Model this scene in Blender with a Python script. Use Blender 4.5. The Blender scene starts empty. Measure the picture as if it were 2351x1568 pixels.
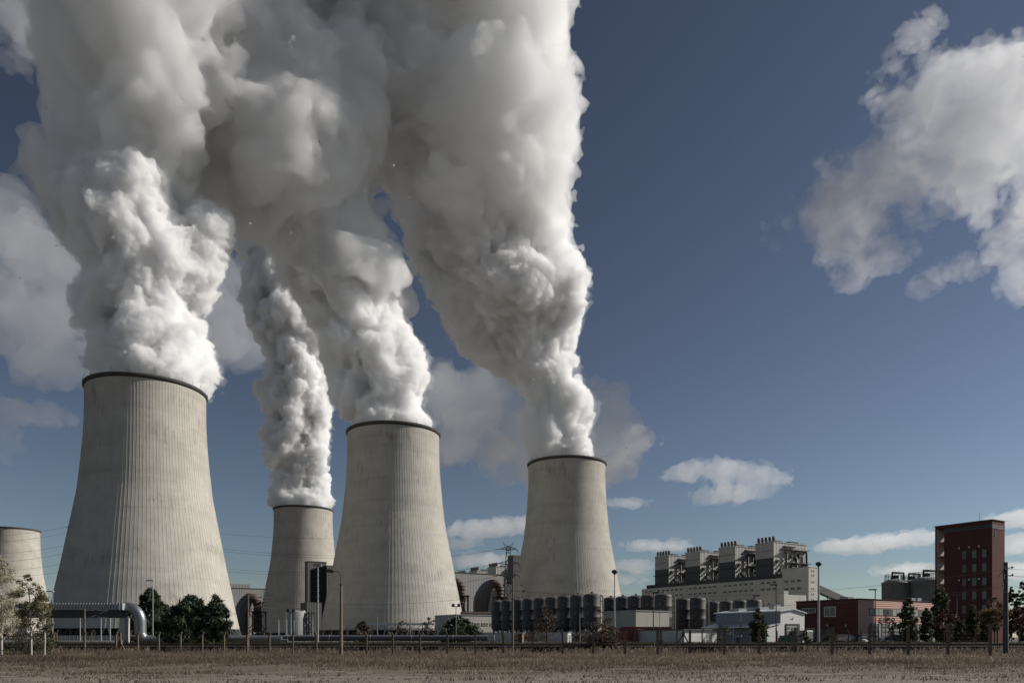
import bpy, math, random
import numpy as np
from mathutils import Vector, Matrix

scene = bpy.context.scene
R = math.radians
# ------------------------------------------------------------------ camera
# The photograph was taken with a shifted wide lens held level: horizon low in the frame.
EYE, F, CX, HY = 1.7, 1716.0, 1175.5, 1462.0        # eye height (m); focal length, centre and horizon measured on a 2351 px wide print
cam_d = bpy.data.cameras.new('camera')
cam = bpy.data.objects.new('camera', cam_d)
scene.collection.objects.link(cam)
cam.location = (0, 0, EYE)
cam.rotation_euler = (R(90), 0, 0)
cam_d.sensor_width = 36.0
cam_d.lens = 36.0 * F / 2351.0
cam_d.shift_y = (HY - 784.0) / 2351.0
cam_d.clip_start = 0.5
cam_d.clip_end = 40000
scene.camera = cam

# ------------------------------------------------------------------ sky, sun, exposure
SUN_AZ, SUN_EL = 80.0, 33.0                          # degrees clockwise from the view axis, above the horizon
world = bpy.data.worlds.new('World')
scene.world = world
world.use_nodes = True
wn = world.node_tree
wn.nodes.clear()
sky = wn.nodes.new('ShaderNodeTexSky')
sky.sky_type = 'NISHITA'
sky.sun_disc = False
sky.sun_elevation = R(SUN_EL)
sky.sun_rotation = R(SUN_AZ)
sky.altitude = 0
sky.air_density = 1.0
sky.dust_density = 0.25
sky.ozone_density = 1.0
gam = wn.nodes.new('ShaderNodeGamma')
gam.inputs['Gamma'].default_value = 1.6
hsv = wn.nodes.new('ShaderNodeHueSaturation')
hsv.inputs['Saturation'].default_value = 0.60
hsv.inputs['Value'].default_value = 0.345
bg = wn.nodes.new('ShaderNodeBackground')
bg.inputs['Strength'].default_value = 0.05
wo = wn.nodes.new('ShaderNodeOutputWorld')
wn.links.new(sky.outputs[0], gam.inputs['Color'])
wn.links.new(gam.outputs[0], hsv.inputs['Color'])
tint = wn.nodes.new('ShaderNodeMixRGB')              # polarised, slightly cool
tint.blend_type = 'MULTIPLY'
tint.inputs[0].default_value = 1.0
tint.inputs[2].default_value = (0.83, 0.915, 1.005, 1)
wn.links.new(hsv.outputs[0], tint.inputs[1])
wn.links.new(tint.outputs[0], bg.inputs['Color'])
wn.links.new(bg.outputs[0], wo.inputs['Surface'])

sun_d = bpy.data.lights.new('sun', 'SUN')
sun_d.energy = 4.8
sun_d.angle = R(0.53)
sun_d.color = (1.0, 0.955, 0.885)
sun = bpy.data.objects.new('sun', sun_d)
scene.collection.objects.link(sun)
sdir = Vector((math.sin(R(SUN_AZ)) * math.cos(R(SUN_EL)), math.cos(R(SUN_AZ)) * math.cos(R(SUN_EL)), math.sin(R(SUN_EL))))
sun.rotation_euler = sdir.to_track_quat('Z', 'Y').to_euler()
sun.location = sdir * 500

scene.view_settings.view_transform = 'Standard'
scene.view_settings.look = 'None'
scene.view_settings.exposure = 0.0
scene.view_settings.gamma = 1.0
scene.render.engine = 'CYCLES'
cy = scene.cycles
cy.max_bounces = 26
cy.diffuse_bounces = 3
cy.glossy_bounces = 3
cy.transmission_bounces = 2
cy.volume_bounces = 15
cy.transparent_max_bounces = 12
cy.caustics_reflective = False
cy.caustics_refractive = False
cy.sample_clamp_indirect = 6.0
cy.use_denoising = True
try:
    cy.denoiser = 'OPENIMAGEDENOISE'
except Exception:
    pass

# ------------------------------------------------------------------ helpers
COL = scene.collection

def X(px, d): return (px - CX) / F * d
def Z(py, d): return EYE + (HY - py) / F * d

def tag(o, label=None, cat=None, group=None, kind=None):
    if label: o['label'] = label
    if cat: o['category'] = cat
    if group: o['group'] = group
    if kind: o['kind'] = kind
    return o

def thing(name, label, cat, loc=(0, 0, 0), rz=0.0, group=None):
    o = bpy.data.objects.new(name, None)
    COL.objects.link(o)
    o.empty_display_size = 0.5
    o.location = loc
    o.rotation_euler = (0, 0, rz)
    return tag(o, label, cat, group)

def kids(o): return [c for c in COL.objects if c.parent == o]

def dup(o, loc=None, rz=None, parent=None, label=None, scale=None):
    cs = list(o.children)
    c = o.copy()
    COL.objects.link(c)
    if parent is not None: c.parent = parent
    if loc is not None: c.location = loc
    if rz is not None: c.rotation_euler = (0, 0, rz)
    if scale is not None: c.scale = (scale, scale, scale)
    if label: c['label'] = label
    for k in cs: dup(k, parent=c)
    return c

class MB:
    """collects plain shapes; build() links them as one mesh object"""
    def __init__(s): s.v = []; s.f = []; s.sm = []
    def add(s, vs, fs, smooth=False):
        n = len(s.v)
        s.v += [tuple(v) for v in vs]
        s.f += [tuple(i + n for i in f) for f in fs]
        s.sm += [smooth] * len(fs)
    def box(s, x0, x1, y0, y1, z0, z1):
        s.add([(x0, y0, z0), (x1, y0, z0), (x1, y1, z0), (x0, y1, z0), (x0, y0, z1), (x1, y0, z1), (x1, y1, z1), (x0, y1, z1)],
              [(0, 3, 2, 1), (4, 5, 6, 7), (0, 1, 5, 4), (1, 2, 6, 5), (2, 3, 7, 6), (3, 0, 4, 7)])
    def prism(s, poly, axis, a0, a1):
        """poly in the plane normal to axis ('x': (y,z), 'y': (x,z), 'z': (x,y)), extruded a0..a1"""
        n = len(poly)
        def pt(p, a): return {'x': (a, p[0], p[1]), 'y': (p[0], a, p[1]), 'z': (p[0], p[1], a)}[axis]
        vs = [pt(p, a0) for p in poly] + [pt(p, a1) for p in poly]
        fs = [tuple(range(n))[::-1], tuple(range(n, 2 * n))] + [(i, (i + 1) % n, n + (i + 1) % n, n + i) for i in range(n)]
        s.add(vs, fs)
    def tube(s, pts, rad, n=8, cap=True, smooth=True):
        pts = [Vector(p) for p in pts]
        if not hasattr(rad, '__len__'): rad = [rad] * len(pts)
        vs, fs = [], []
        up = None
        for i, p in enumerate(pts):
            d = (pts[min(i + 1, len(pts) - 1)] - pts[max(i - 1, 0)])
            if d.length < 1e-9: d = Vector((0, 0, 1))
            d.normalize()
            if up is None:
                up = Vector((0, 0, 1)) if abs(d.z) < 0.9 else Vector((1, 0, 0))
            u = (up - d * up.dot(d)).normalized()
            w = d.cross(u)
            up = u
            for k in range(n):
                a = 2 * math.pi * k / n
                vs.append(p + (u * math.cos(a) + w * math.sin(a)) * rad[i])
        for i in range(len(pts) - 1):
            for k in range(n):
                fs.append((i * n + k, i * n + (k + 1) % n, (i + 1) * n + (k + 1) % n, (i + 1) * n + k))
        s.add(vs, fs, smooth)
        if cap:
            m = len(pts) - 1
            s.add([vs[k] for k in range(n)], [tuple(range(n))[::-1]])
            s.add([vs[m * n + k] for k in range(n)], [tuple(range(n))])
    def bar(s, a, b, w, h=None):
        """square bar between two points"""
        a, b = Vector(a), Vector(b)
        h = h or w
        d = (b - a).normalized()
        up = Vector((0, 0, 1)) if abs(d.z) < 0.95 else Vector((0, 1, 0))
        u = d.cross(up).normalized() * (w / 2)
        t = u.cross(d).normalized() * (h / 2)
        vs = [a - u - t, a + u - t, a + u + t, a - u + t, b - u - t, b + u - t, b + u + t, b - u + t]
        s.add(vs, [(0, 1, 2, 3), (7, 6, 5, 4), (0, 4, 5, 1), (1, 5, 6, 2), (2, 6, 7, 3), (3, 7, 4, 0)])
    def lathe(s, prof, n=32, cx=0, cy=0, smooth=True, cap0=False, cap1=False):
        vs, fs = [], []
        for r, z in prof:
            for k in range(n):
                a = 2 * math.pi * k / n
                vs.append((cx + r * math.cos(a), cy + r * math.sin(a), z))
        for i in range(len(prof) - 1):
            for k in range(n):
                fs.append((i * n + k, i * n + (k + 1) % n, (i + 1) * n + (k + 1) % n, (i + 1) * n + k))
        s.add(vs, fs, smooth)
        if cap0: s.add(vs[:n], [tuple(range(n))[::-1]])
        if cap1: s.add(vs[-n:], [tuple(range(n))])
    def build(s, name, m, parent=None, loc=None):
        me = bpy.data.meshes.new(name)
        me.from_pydata(s.v, [], s.f)
        me.polygons.foreach_set('use_smooth', s.sm)
        me.materials.append(m)
        me.update()
        o = bpy.data.objects.new(name, me)
        COL.objects.link(o)
        if parent is not None: o.parent = parent
        if loc is not None: o.location = loc
        return o

def np_mesh(name, verts, faces, m, parent=None, attr=None, smooth=False):
    """verts (N,3) array, faces (M,k) array"""
    me = bpy.data.meshes.new(name)
    nv, nf, k = len(verts), len(faces), faces.shape[1]
    me.vertices.add(nv)
    me.vertices.foreach_set('co', np.ascontiguousarray(verts, dtype=np.float32).ravel())
    me.loops.add(nf * k)
    me.loops.foreach_set('vertex_index', np.ascontiguousarray(faces, dtype=np.int32).ravel())
    me.polygons.add(nf)
    me.polygons.foreach_set('loop_start', np.arange(nf, dtype=np.int32) * k)
    try: me.polygons.foreach_set('loop_total', np.full(nf, k, dtype=np.int32))
    except Exception: pass
    me.polygons.foreach_set('use_smooth', np.full(nf, bool(smooth)))
    if attr is not None:
        a = me.attributes.new('tint', 'FLOAT', 'POINT')
        a.data.foreach_set('value', np.ascontiguousarray(attr, dtype=np.float32))
    me.update(calc_edges=True)
    me.validate()
    me.materials.append(m)
    o = bpy.data.objects.new(name, me)
    COL.objects.link(o)
    if parent is not None: o.parent = parent
    return o

# ------------------------------------------------------------------ materials
def new_mat(name):
    m = bpy.data.materials.new(name)
    m.use_nodes = True
    nt = m.node_tree
    b = nt.nodes['Principled BSDF']
    return m, nt, b

def N(nt, t, **kw):
    n = nt.nodes.new(t)
    for k, v in kw.items(): setattr(n, k, v)
    return n

def weathered(name, col, rough=0.8, dark=0.75, scale=0.5, metal=0.0, streak=0.0, streak_col=None, bump=0.0, bump_scale=4.0,
              spots=None, stretch=(1, 1, 1), ribs=None, spec=0.5):
    """base colour broken up by two noises, optional rain streaks (stretched along z), optional light/dark spots, optional ribs (axis, pitch)"""
    m, nt, b = new_mat(name)
    L = nt.links.new
    tc = N(nt, 'ShaderNodeTexCoord')
    mp = N(nt, 'ShaderNodeMapping')
    mp.inputs['Scale'].default_value = stretch
    L(tc.outputs['Object'], mp.inputs['Vector'])
    n1 = N(nt, 'ShaderNodeTexNoise'); n1.inputs['Scale'].default_value = scale; n1.inputs['Detail'].default_value = 6; n1.inputs['Roughness'].default_value = 0.65
    L(mp.outputs[0], n1.inputs['Vector'])
    r1 = N(nt, 'ShaderNodeValToRGB')
    r1.color_ramp.elements[0].position = 0.32
    r1.color_ramp.elements[1].position = 0.68
    r1.color_ramp.elements[0].color = (*[c * dark for c in col], 1)
    r1.color_ramp.elements[1].color = (*col, 1)
    L(n1.outputs['Fac'], r1.inputs[0])
    out = r1.outputs[0]
    if streak:
        mp2 = N(nt, 'ShaderNodeMapping'); mp2.inputs['Scale'].default_value = (1.6, 1.6, 0.05)
        L(tc.outputs['Object'], mp2.inputs['Vector'])
        n2 = N(nt, 'ShaderNodeTexNoise'); n2.inputs['Scale'].default_value = 1.0; n2.inputs['Detail'].default_value = 4
        L(mp2.outputs[0], n2.inputs['Vector'])
        r2 = N(nt, 'ShaderNodeMapRange'); r2.inputs[1].default_value = 0.5; r2.inputs[2].default_value = 0.75; r2.inputs[4].default_value = streak
        L(n2.outputs['Fac'], r2.inputs[0])
        mx = N(nt, 'ShaderNodeMixRGB'); mx.inputs[2].default_value = (*(streak_col or [c * 0.45 for c in col]), 1)
        L(r2.outputs[0], mx.inputs[0]); L(out, mx.inputs[1])
        out = mx.outputs[0]
    if spots:
        sc_, lo, hi, scol = spots
        n3 = N(nt, 'ShaderNodeTexNoise'); n3.inputs['Scale'].default_value = sc_; n3.inputs['Detail'].default_value = 3
        L(tc.outputs['Object'], n3.inputs['Vector'])
        r3 = N(nt, 'ShaderNodeMapRange'); r3.inputs[1].default_value = lo; r3.inputs[2].default_value = hi
        L(n3.outputs['Fac'], r3.inputs[0])
        mx = N(nt, 'ShaderNodeMixRGB'); mx.inputs[2].default_value = (*scol, 1)
        L(r3.outputs[0], mx.inputs[0]); L(out, mx.inputs[1])
        out = mx.outputs[0]
    L(out, b.inputs['Base Color'])
    b.inputs['Roughness'].default_value = rough
    b.inputs['Specular IOR Level'].default_value = spec
    b.inputs['Metallic'].default_value = metal
    if ribs:
        ax, pitch, depth = ribs
        sp = N(nt, 'ShaderNodeSeparateXYZ'); L(tc.outputs['Object'], sp.inputs[0])
        ad = N(nt, 'ShaderNodeMath', operation='ADD')
        if ax == 'xy':
            L(sp.outputs[0], ad.inputs[0]); L(sp.outputs[1], ad.inputs[1])
        else:
            L(sp.outputs['XYZ'.index(ax.upper())], ad.inputs[0]); ad.inputs[1].default_value = 0
        ml = N(nt, 'ShaderNodeMath', operation='MULTIPLY'); ml.inputs[1].default_value = 2 * math.pi / pitch
        L(ad.outputs[0], ml.inputs[0])
        sn = N(nt, 'ShaderNodeMath', operation='SINE'); L(ml.outputs[0], sn.inputs[0])
        bp = N(nt, 'ShaderNodeBump'); bp.inputs['Strength'].default_value = 1.0; bp.inputs['Distance'].default_value = depth
        L(sn.outputs[0], bp.inputs['Height']); L(bp.outputs[0], b.inputs['Normal'])
    elif bump:
        n4 = N(nt, 'ShaderNodeTexNoise'); n4.inputs['Scale'].default_value = bump_scale; n4.inputs['Detail'].default_value = 5
        L(tc.outputs['Object'], n4.inputs['Vector'])
        bp = N(nt, 'ShaderNodeBump'); bp.inputs['Strength'].default_value = 1.0; bp.inputs['Distance'].default_value = bump
        L(n4.outputs['Fac'], bp.inputs['Height']); L(bp.outputs[0], b.inputs['Normal'])
    return m

def plain(name, col, rough=0.6, metal=0.0):
    return weathered(name, col, rough, 0.85, 1.5, metal)

def leaf_mat(name, lo, mid, hi, transl=0.25):
    """foliage: leaf colour varies leaf by leaf (attribute 'tint')"""
    m, nt, b = new_mat(name)
    L = nt.links.new
    at = N(nt, 'ShaderNodeAttribute'); at.attribute_name = 'tint'
    r = N(nt, 'ShaderNodeValToRGB')
    r.color_ramp.elements[0].color = (*lo, 1)
    r.color_ramp.elements[1].color = (*hi, 1)
    e = r.color_ramp.elements.new(0.55); e.color = (*mid, 1)
    L(at.outputs['Fac'], r.inputs[0])
    L(r.outputs[0], b.inputs['Base Color'])
    b.inputs['Roughness'].default_value = 0.65
    tr = N(nt, 'ShaderNodeBsdfTranslucent'); L(r.outputs[0], tr.inputs['Color'])
    mx = N(nt, 'ShaderNodeMixShader'); mx.inputs[0].default_value = transl
    L(b.outputs[0], mx.inputs[1]); L(tr.outputs[0], mx.inputs[2])
    L(mx.outputs[0], nt.nodes['Material Output'].inputs['Surface'])
    return m

def volume_mat(name, density, col=(1, 1, 1), g=0.0, absorb=0.0):
    m = bpy.data.materials.new(name)
    m.use_nodes = True
    nt = m.node_tree
    nt.nodes.clear()
    out = N(nt, 'ShaderNodeOutputMaterial')
    vs = N(nt, 'ShaderNodeVolumeScatter')
    vs.inputs['Color'].default_value = (*col, 1)
    vs.inputs['Density'].default_value = density
    vs.inputs['Anisotropy'].default_value = g
    if absorb:
        va = N(nt, 'ShaderNodeVolumeAbsorption'); va.inputs['Color'].default_value = (0, 0, 0, 1); va.inputs['Density'].default_value = density * absorb
        ad = N(nt, 'ShaderNodeAddShader')
        nt.links.new(vs.outputs[0], ad.inputs[0]); nt.links.new(va.outputs[0], ad.inputs[1])
        nt.links.new(ad.outputs[0], out.inputs['Volume'])
    else:
        nt.links.new(vs.outputs[0], out.inputs['Volume'])
    try: m.cycles.homogeneous_volume = True
    except Exception: pass
    return m
# ------------------------------------------------------------------ terrain
def sm(t):
    t = np.clip(t, 0, 1); return t * t * (3 - 2 * t)

def gz(x, y):
    x = np.asarray(x, dtype=float); y = np.asarray(y, dtype=float)
    z = 0.12 * sm((x + 10) / 50) * sm((y - 42) / 14) * (1 - sm((y - 66) / 8)) - 0.30 * sm((y - 46) / 28)
    z = z + 0.05 * np.sin(x * 0.31 + y * 0.12) * sm((y - 30) / 10) * (1 - sm((y - 86) / 4)) + 0.03 * np.sin(x * 0.9 - y * 0.4)* sm((y - 20) / 10) * (1 - sm((y - 86) / 4))
    z = z - 0.12 * sm((y - 84) / 4)
    z = z + 1.02 * sm((y - 89.4) / 0.7) + 0.12 * sm((y - 93.5) / 2)
    return z

G0 = 0.72      # level of the plant's ground beyond the railway

def ground_mat():
    m, nt, b = new_mat('dry_soil')
    L = nt.links.new
    tc = N(nt, 'ShaderNodeTexCoord')
    def noise(sc, det, stretch=(1, 1, 1), rough=0.65):
        mp = N(nt, 'ShaderNodeMapping'); mp.inputs['Scale'].default_value = stretch
        L(tc.outputs['Object'], mp.inputs[0])
        n = N(nt, 'ShaderNodeTexNoise'); n.inputs['Scale'].default_value = sc; n.inputs['Detail'].default_value = det; n.inputs['Roughness'].default_value = rough
        L(mp.outputs[0], n.inputs['Vector']); return n.outputs['Fac']
    def ramp(f, a, ca, bb, cb):
        r = N(nt, 'ShaderNodeValToRGB'); e = r.color_ramp.elements
        e[0].position = a; e[0].color = (*ca, 1); e[1].position = bb; e[1].color = (*cb, 1)
        L(f, r.inputs[0]); return r.outputs[0]
    sand = ramp(noise(0.9, 8), 0.33, (0.15, 0.118, 0.088), 0.66, (0.46, 0.385, 0.30))
    gravel = ramp(noise(14, 4), 0.35, (0.13, 0.105, 0.085), 0.62, (0.33, 0.28, 0.23))
    mx = N(nt, 'ShaderNodeMixRGB'); mx.inputs[0].default_value = 0.45; L(sand, mx.inputs[1]); L(gravel, mx.inputs[2])
    litter = ramp(noise(3.5, 5), 0.35, (0.11, 0.085, 0.06), 0.65, (0.24, 0.185, 0.13))
    # litter lies in drawn-out patches; more of it away from the wheel-packed yard
    sp = N(nt, 'ShaderNodeSeparateXYZ'); L(tc.outputs['Object'], sp.inputs[0])
    far = N(nt, 'ShaderNodeMapRange'); far.inputs[1].default_value = 27; far.inputs[2].default_value = 47; far.inputs[3].default_value = -0.12; far.inputs[4].default_value = 0.34
    L(sp.outputs[1], far.inputs[0])
    ad = N(nt, 'ShaderNodeMath', operation='ADD'); L(noise(0.8, 9, (0.22, 1.2, 1), 0.72), ad.inputs[0]); L(far.outputs[0], ad.inputs[1])
    msk = N(nt, 'ShaderNodeMapRange'); msk.inputs[1].default_value = 0.47; msk.inputs[2].default_value = 0.56; L(ad.outputs[0], msk.inputs[0])
    m2 = N(nt, 'ShaderNodeMixRGB'); L(msk.outputs[0], m2.inputs[0]); L(mx.outputs[0], m2.inputs[1]); L(litter, m2.inputs[2])
    L(m2.outputs[0], b.inputs['Base Color'])
    b.inputs['Roughness'].default_value = 0.95
    ad2 = N(nt, 'ShaderNodeMath', operation='ADD'); L(noise(2.2, 6), ad2.inputs[0]); L(noise(20, 3), ad2.inputs[1])
    bp = N(nt, 'ShaderNodeBump'); bp.inputs['Distance'].default_value = 0.16; bp.inputs['Strength'].default_value = 1
    L(ad2.outputs[0], bp.inputs['Height']); L(bp.outputs[0], b.inputs['Normal'])
    return m

xs = np.concatenate([[-9000, -3000, -1200, -600, -300, -200, -150], np.arange(-120, 121, 1.2), [150, 200, 300, 600, 1200, 3000, 9000]])
ys = np.concatenate([[-600, -100, 0, 15], np.arange(24, 83, 0.6), np.arange(83, 97, 0.35), [98, 102, 110, 130, 170, 250, 400, 700, 1200, 2500, 6000, 14000]])
GX, GY = np.meshgrid(xs, ys, indexing='ij')
V = np.stack([GX, GY, gz(GX, GY)], -1).reshape(-1, 3)
rg = np.random.default_rng(3)
V[:, 2] += np.where((np.abs(V[:, 0]) < 121) & (V[:, 1] > 20) & (V[:, 1] < 84), rg.normal(0, 0.022, len(V)), 0)
ny_ = len(ys)
I, J = np.meshgrid(np.arange(len(xs) - 1), np.arange(ny_ - 1), indexing='ij')
a_ = (I * ny_ + J).ravel()
tag(np_mesh('ground', V, np.stack([a_, a_ + ny_, a_ + ny_ + 1, a_ + 1], 1), ground_mat(), smooth=True), kind='structure')

# paved plant yard and a greener verge beyond the railway
ASPH = weathered('worn_asphalt', (0.085, 0.085, 0.085), 0.9, 0.7, 0.3)
mb = MB(); mb.box(-300, 400, 112, 420, G0 - 0.3, G0 + 0.03)
tag(mb.build('yard_road', ASPH), kind='structure')

# ------------------------------------------------------------------ railway
BALLAST = weathered('sooty_ballast', (0.035, 0.03, 0.026), 0.95, 0.5, 2.5, bump=0.2, bump_scale=6)
STEELD = weathered('rusty_rail_steel', (0.10, 0.07, 0.05), 0.55, 0.6, 2.0, metal=0.3)
mb = MB()
mb.prism([(89.1, -0.7), (89.2, 0.55), (89.35, 0.69), (93.4, 0.69), (94.2, 0.3)], 'x', -170, 170)
tag(mb.build('railway_embankment', BALLAST), kind='structure')
t = thing('railway_track', 'single railway track running across the view on its dark ballast bank', 'railway track', (0, 91.2, 0.58))
for k in (-0.7175, 0.7175):
    mb = MB()
    mb.prism([(k - 0.07, 0.12), (k + 0.07, 0.12), (k + 0.07, 0.14), (k + 0.015, 0.17), (k + 0.015, 0.25), (k + 0.036, 0.26), (k + 0.036, 0.295), (k - 0.036, 0.295), (k - 0.036, 0.26), (k - 0.015, 0.25), (k - 0.015, 0.17), (k - 0.07, 0.14)], 'x', -165, 165)
    mb.build('rail', STEELD, t)
mb = MB()
for i in range(-250, 251): mb.box(i * 0.65 - 0.12, i * 0.65 + 0.12, -1.25, 1.25, -0.02, 0.12)
tag(mb.build('sleepers', weathered('tarred_sleeper_wood', (0.06, 0.045, 0.035), 0.9, 0.6, 2), t), kind='stuff')

# ------------------------------------------------------------------ cooling towers
def tower_mat():
    m, nt, b = new_mat('tower_concrete')
    L = nt.links.new
    tc = N(nt, 'ShaderNodeTexCoord')
    def noise(sc, det, stretch=(1, 1, 1), rough=0.6):
        mp = N(nt, 'ShaderNodeMapping'); mp.inputs['Scale'].default_value = stretch
        L(tc.outputs['Object'], mp.inputs[0])
        n = N(nt, 'ShaderNodeTexNoise'); n.inputs['Scale'].default_value = sc; n.inputs['Detail'].default_value = det; n.inputs['Roughness'].default_value = rough
        L(mp.outputs[0], n.inputs['Vector']); return n.outputs['Fac']
    def rng(f, a, bb, c, d):
        r = N(nt, 'ShaderNodeMapRange'); r.inputs[1].default_value = a; r.inputs[2].default_value = bb; r.inputs[3].default_value = c; r.inputs[4].default_value = d
        L(f, r.inputs[0]); return r.outputs[0]
    def mix(f, a, col):
        mx = N(nt, 'ShaderNodeMixRGB'); L(f, mx.inputs[0]); L(a, mx.inputs[1]); mx.inputs[2].default_value = (*col, 1); return mx.outputs[0]
    r = N(nt, 'ShaderNodeValToRGB'); e = r.color_ramp.elements
    e[0].position = 0.3; e[0].color = (0.405, 0.38, 0.33, 1); e[1].position = 0.7; e[1].color = (0.50, 0.475, 0.42, 1)
    L(noise(0.12, 6), r.inputs[0])
    c = r.outputs[0]
    c = mix(rng(noise(1.0, 4, (0.9, 0.9, 0.018)), 0.5, 0.74, 0, 0.30), c, (0.24, 0.215, 0.18))      # rain streaks
    c = mix(rng(noise(1.0, 3, (0.02, 0.02, 0.22)), 0.5, 0.68, 0, 0.28), c, (0.25, 0.225, 0.19))       # casting lifts
    # soot: short smudges in patches
    pt = N(nt, 'ShaderNodeMath', operation='MULTIPLY')
    L(rng(noise(0.035, 3, (1, 1, 1.6)), 0.53, 0.66, 0, 1), pt.inputs[0]); L(rng(noise(1.0, 5, (0.8, 0.8, 0.10), 0.7), 0.48, 0.70, 0, 0.65), pt.inputs[1])
    c = mix(pt.outputs[0], c, (0.12, 0.10, 0.08))
    L(c, b.inputs['Base Color'])
    b.inputs['Roughness'].default_value = 0.92
    bp = N(nt, 'ShaderNodeBump'); bp.inputs['Distance'].default_value = 0.12; bp.inputs['Strength'].default_value = 0.6
    L(noise(1.2, 5), bp.inputs['Height']); L(bp.outputs[0], b.inputs['Normal'])
    return m

TCON = tower_mat()
TRIM = weathered('dark_rim_concrete', (0.075, 0.07, 0.062), 0.9, 0.6, 0.4)
TDARK = weathered('painted_shade_fill', (0.03, 0.03, 0.03), 0.9, 0.6, 0.3)
PROF = [(39.6, 4.6), (38.2, 11), (37.2, 16), (36.0, 22.3), (34.0, 32), (31.4, 46), (29.4, 56.5), (27.8, 65), (26.6, 76), (25.6, 87), (25.0, 97), (24.85, 105), (24.95, 111.2)]
prof_z = np.array([p[1] for p in PROF]); prof_r = np.array([p[0] for p in PROF])

def tower_meshes():
    nr, seg = 128, 4
    zz = np.concatenate([[4.6], np.linspace(7, 111.2, 40)])
    rr = np.interp(zz, prof_z, prof_r)
    n = nr * seg
    ang = []; off = []
    w = 2 * math.pi / nr
    for k in range(nr):
        for f, o in ((0.0, 0.0), (0.012, 0.055), (0.10, 0.055), (0.112, 0.0)):
            ang.append((k + f * 1.0) * w); off.append(o)
    ang = np.array(ang); off = np.array(off)
    V = np.zeros((len(zz), n, 3))
    rad = rr[:, None] + off[None, :]
    V[..., 0] = rad * np.cos(ang); V[..., 1] = rad * np.sin(ang); V[..., 2] = zz[:, None]
    Vi = V.copy()                                   # inner face
    ri = (rr - 0.9)[:, None] + 0 * off[None, :]
    Vi[..., 0] = ri * np.cos(ang); Vi[..., 1] = ri * np.sin(ang)
    m = len(zz)
    I, J = np.meshgrid(np.arange(m - 1), np.arange(n), indexing='ij')
    a = (I * n + J).ravel(); b = (I * n + (J + 1) % n).ravel()
    F1 = np.stack([a, b, b + n, a + n], 1)
    F2 = F1[:, ::-1] + m * n
    j = np.arange(n); jn = (j + 1) % n
    F3 = np.stack([j, j + m * n, jn + m * n, jn], 1)
    top = (m - 1) * n
    F4 = np.stack([top + j, top + jn, top + jn + m * n, top + j + m * n], 1)
    return np.concatenate([V.reshape(-1, 3), Vi.reshape(-1, 3)]), np.concatenate([F1, F2, F3, F4])

def make_tower(label):
    t = thing('cooling_tower', label, 'cooling tower', group='concrete cooling towers of the power station')
    Vt, Ft = tower_meshes()
    np_mesh('shell', Vt, Ft, TCON, t)
    mb = MB()
    mb.lathe([(24.2, 110.9), (25.0, 110.9), (25.75, 111.6), (25.75, 112.5), (25.4, 112.8), (24.1, 112.8), (24.1, 110.9)], 128)
    rim = mb.build('rim', TRIM, t)
    mb = MB()
    mb.tube([(25.6, 0, 112.7), (25.6, 0, 114.6)], 0.06, 4)
    r0 = mb.build('lightning_rod', TRIM, rim)
    for k in range(1, 28):
        c = r0.copy(); COL.objects.link(c); c.parent = rim; c.rotation_euler = (0, 0, 2 * math.pi * k / 28)
    # raking V columns carrying the shell (the ones towards the photographer)
    mb = MB()
    w = 2 * math.pi / 44
    for s in (-1, 1):
        mb.bar((39.1 * math.cos(s * w * 0.42), 39.1 * math.sin(s * w * 0.42), 4.9), (40.6 * math.cos(s * w * .08), 40.6 * math.sin(s * w * .08), 0), 0.7, 0.7)
    c0 = mb.build('column', TRIM, t)  # dark concrete here stands for the shade on the columns
    first = True
    for k in range(44):
        a = k * w
        if math.sin(a) > 0.45: continue
        c = c0 if first else c0.copy()
        if not first: COL.objects.link(c); c.parent = t
        first = False
        c.rotation_euler = (0, 0, a)
    mb = MB(); mb.lathe([(37.4, 0), (37.4, 4.7), (0.1, 4.7)], 64); mb.build('fill_pack', TDARK, t)  # shade inside the tower foot put into the fill's near-black colour
    mb = MB(); mb.lathe([(41.8, 0), (41.8, .8), (41.4, .8), (41.4, 0)], 96); mb.build('basin_wall', TCON, t)
    return t

tw = make_tower('largest, nearest cooling tower, with a thick plume, second from the left edge')
tw.location = (-166, 340, G0); tw.rotation_euler = (0, 0, R(20))
TOWERS = [tw]
for lab, (x, y), rz in (
        ('broad cooling tower in the middle, right of the dark lift tower, with a plume', (-65, 411), 75),
        ('small far cooling tower with a slim plume, half hidden by the dark lift tower', (-183, 656), 10),
        ('cooling tower on the right with a plume, rising behind the row of dark tanks', (35.5, 484), 40),
        ('cooling tower without steam, cut off by the left edge of the photo', (-521, 779), 60)):
    TOWERS.append(dup(tw, (x, y, G0), R(rz), label=lab))
# turn the columns so that each tower shows them to the photographer
for T in TOWERS:
    rz = T.rotation_euler[2]
    for c in T.children:
        if c.name.startswith('column'): c.rotation_euler[2] -= rz
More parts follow.
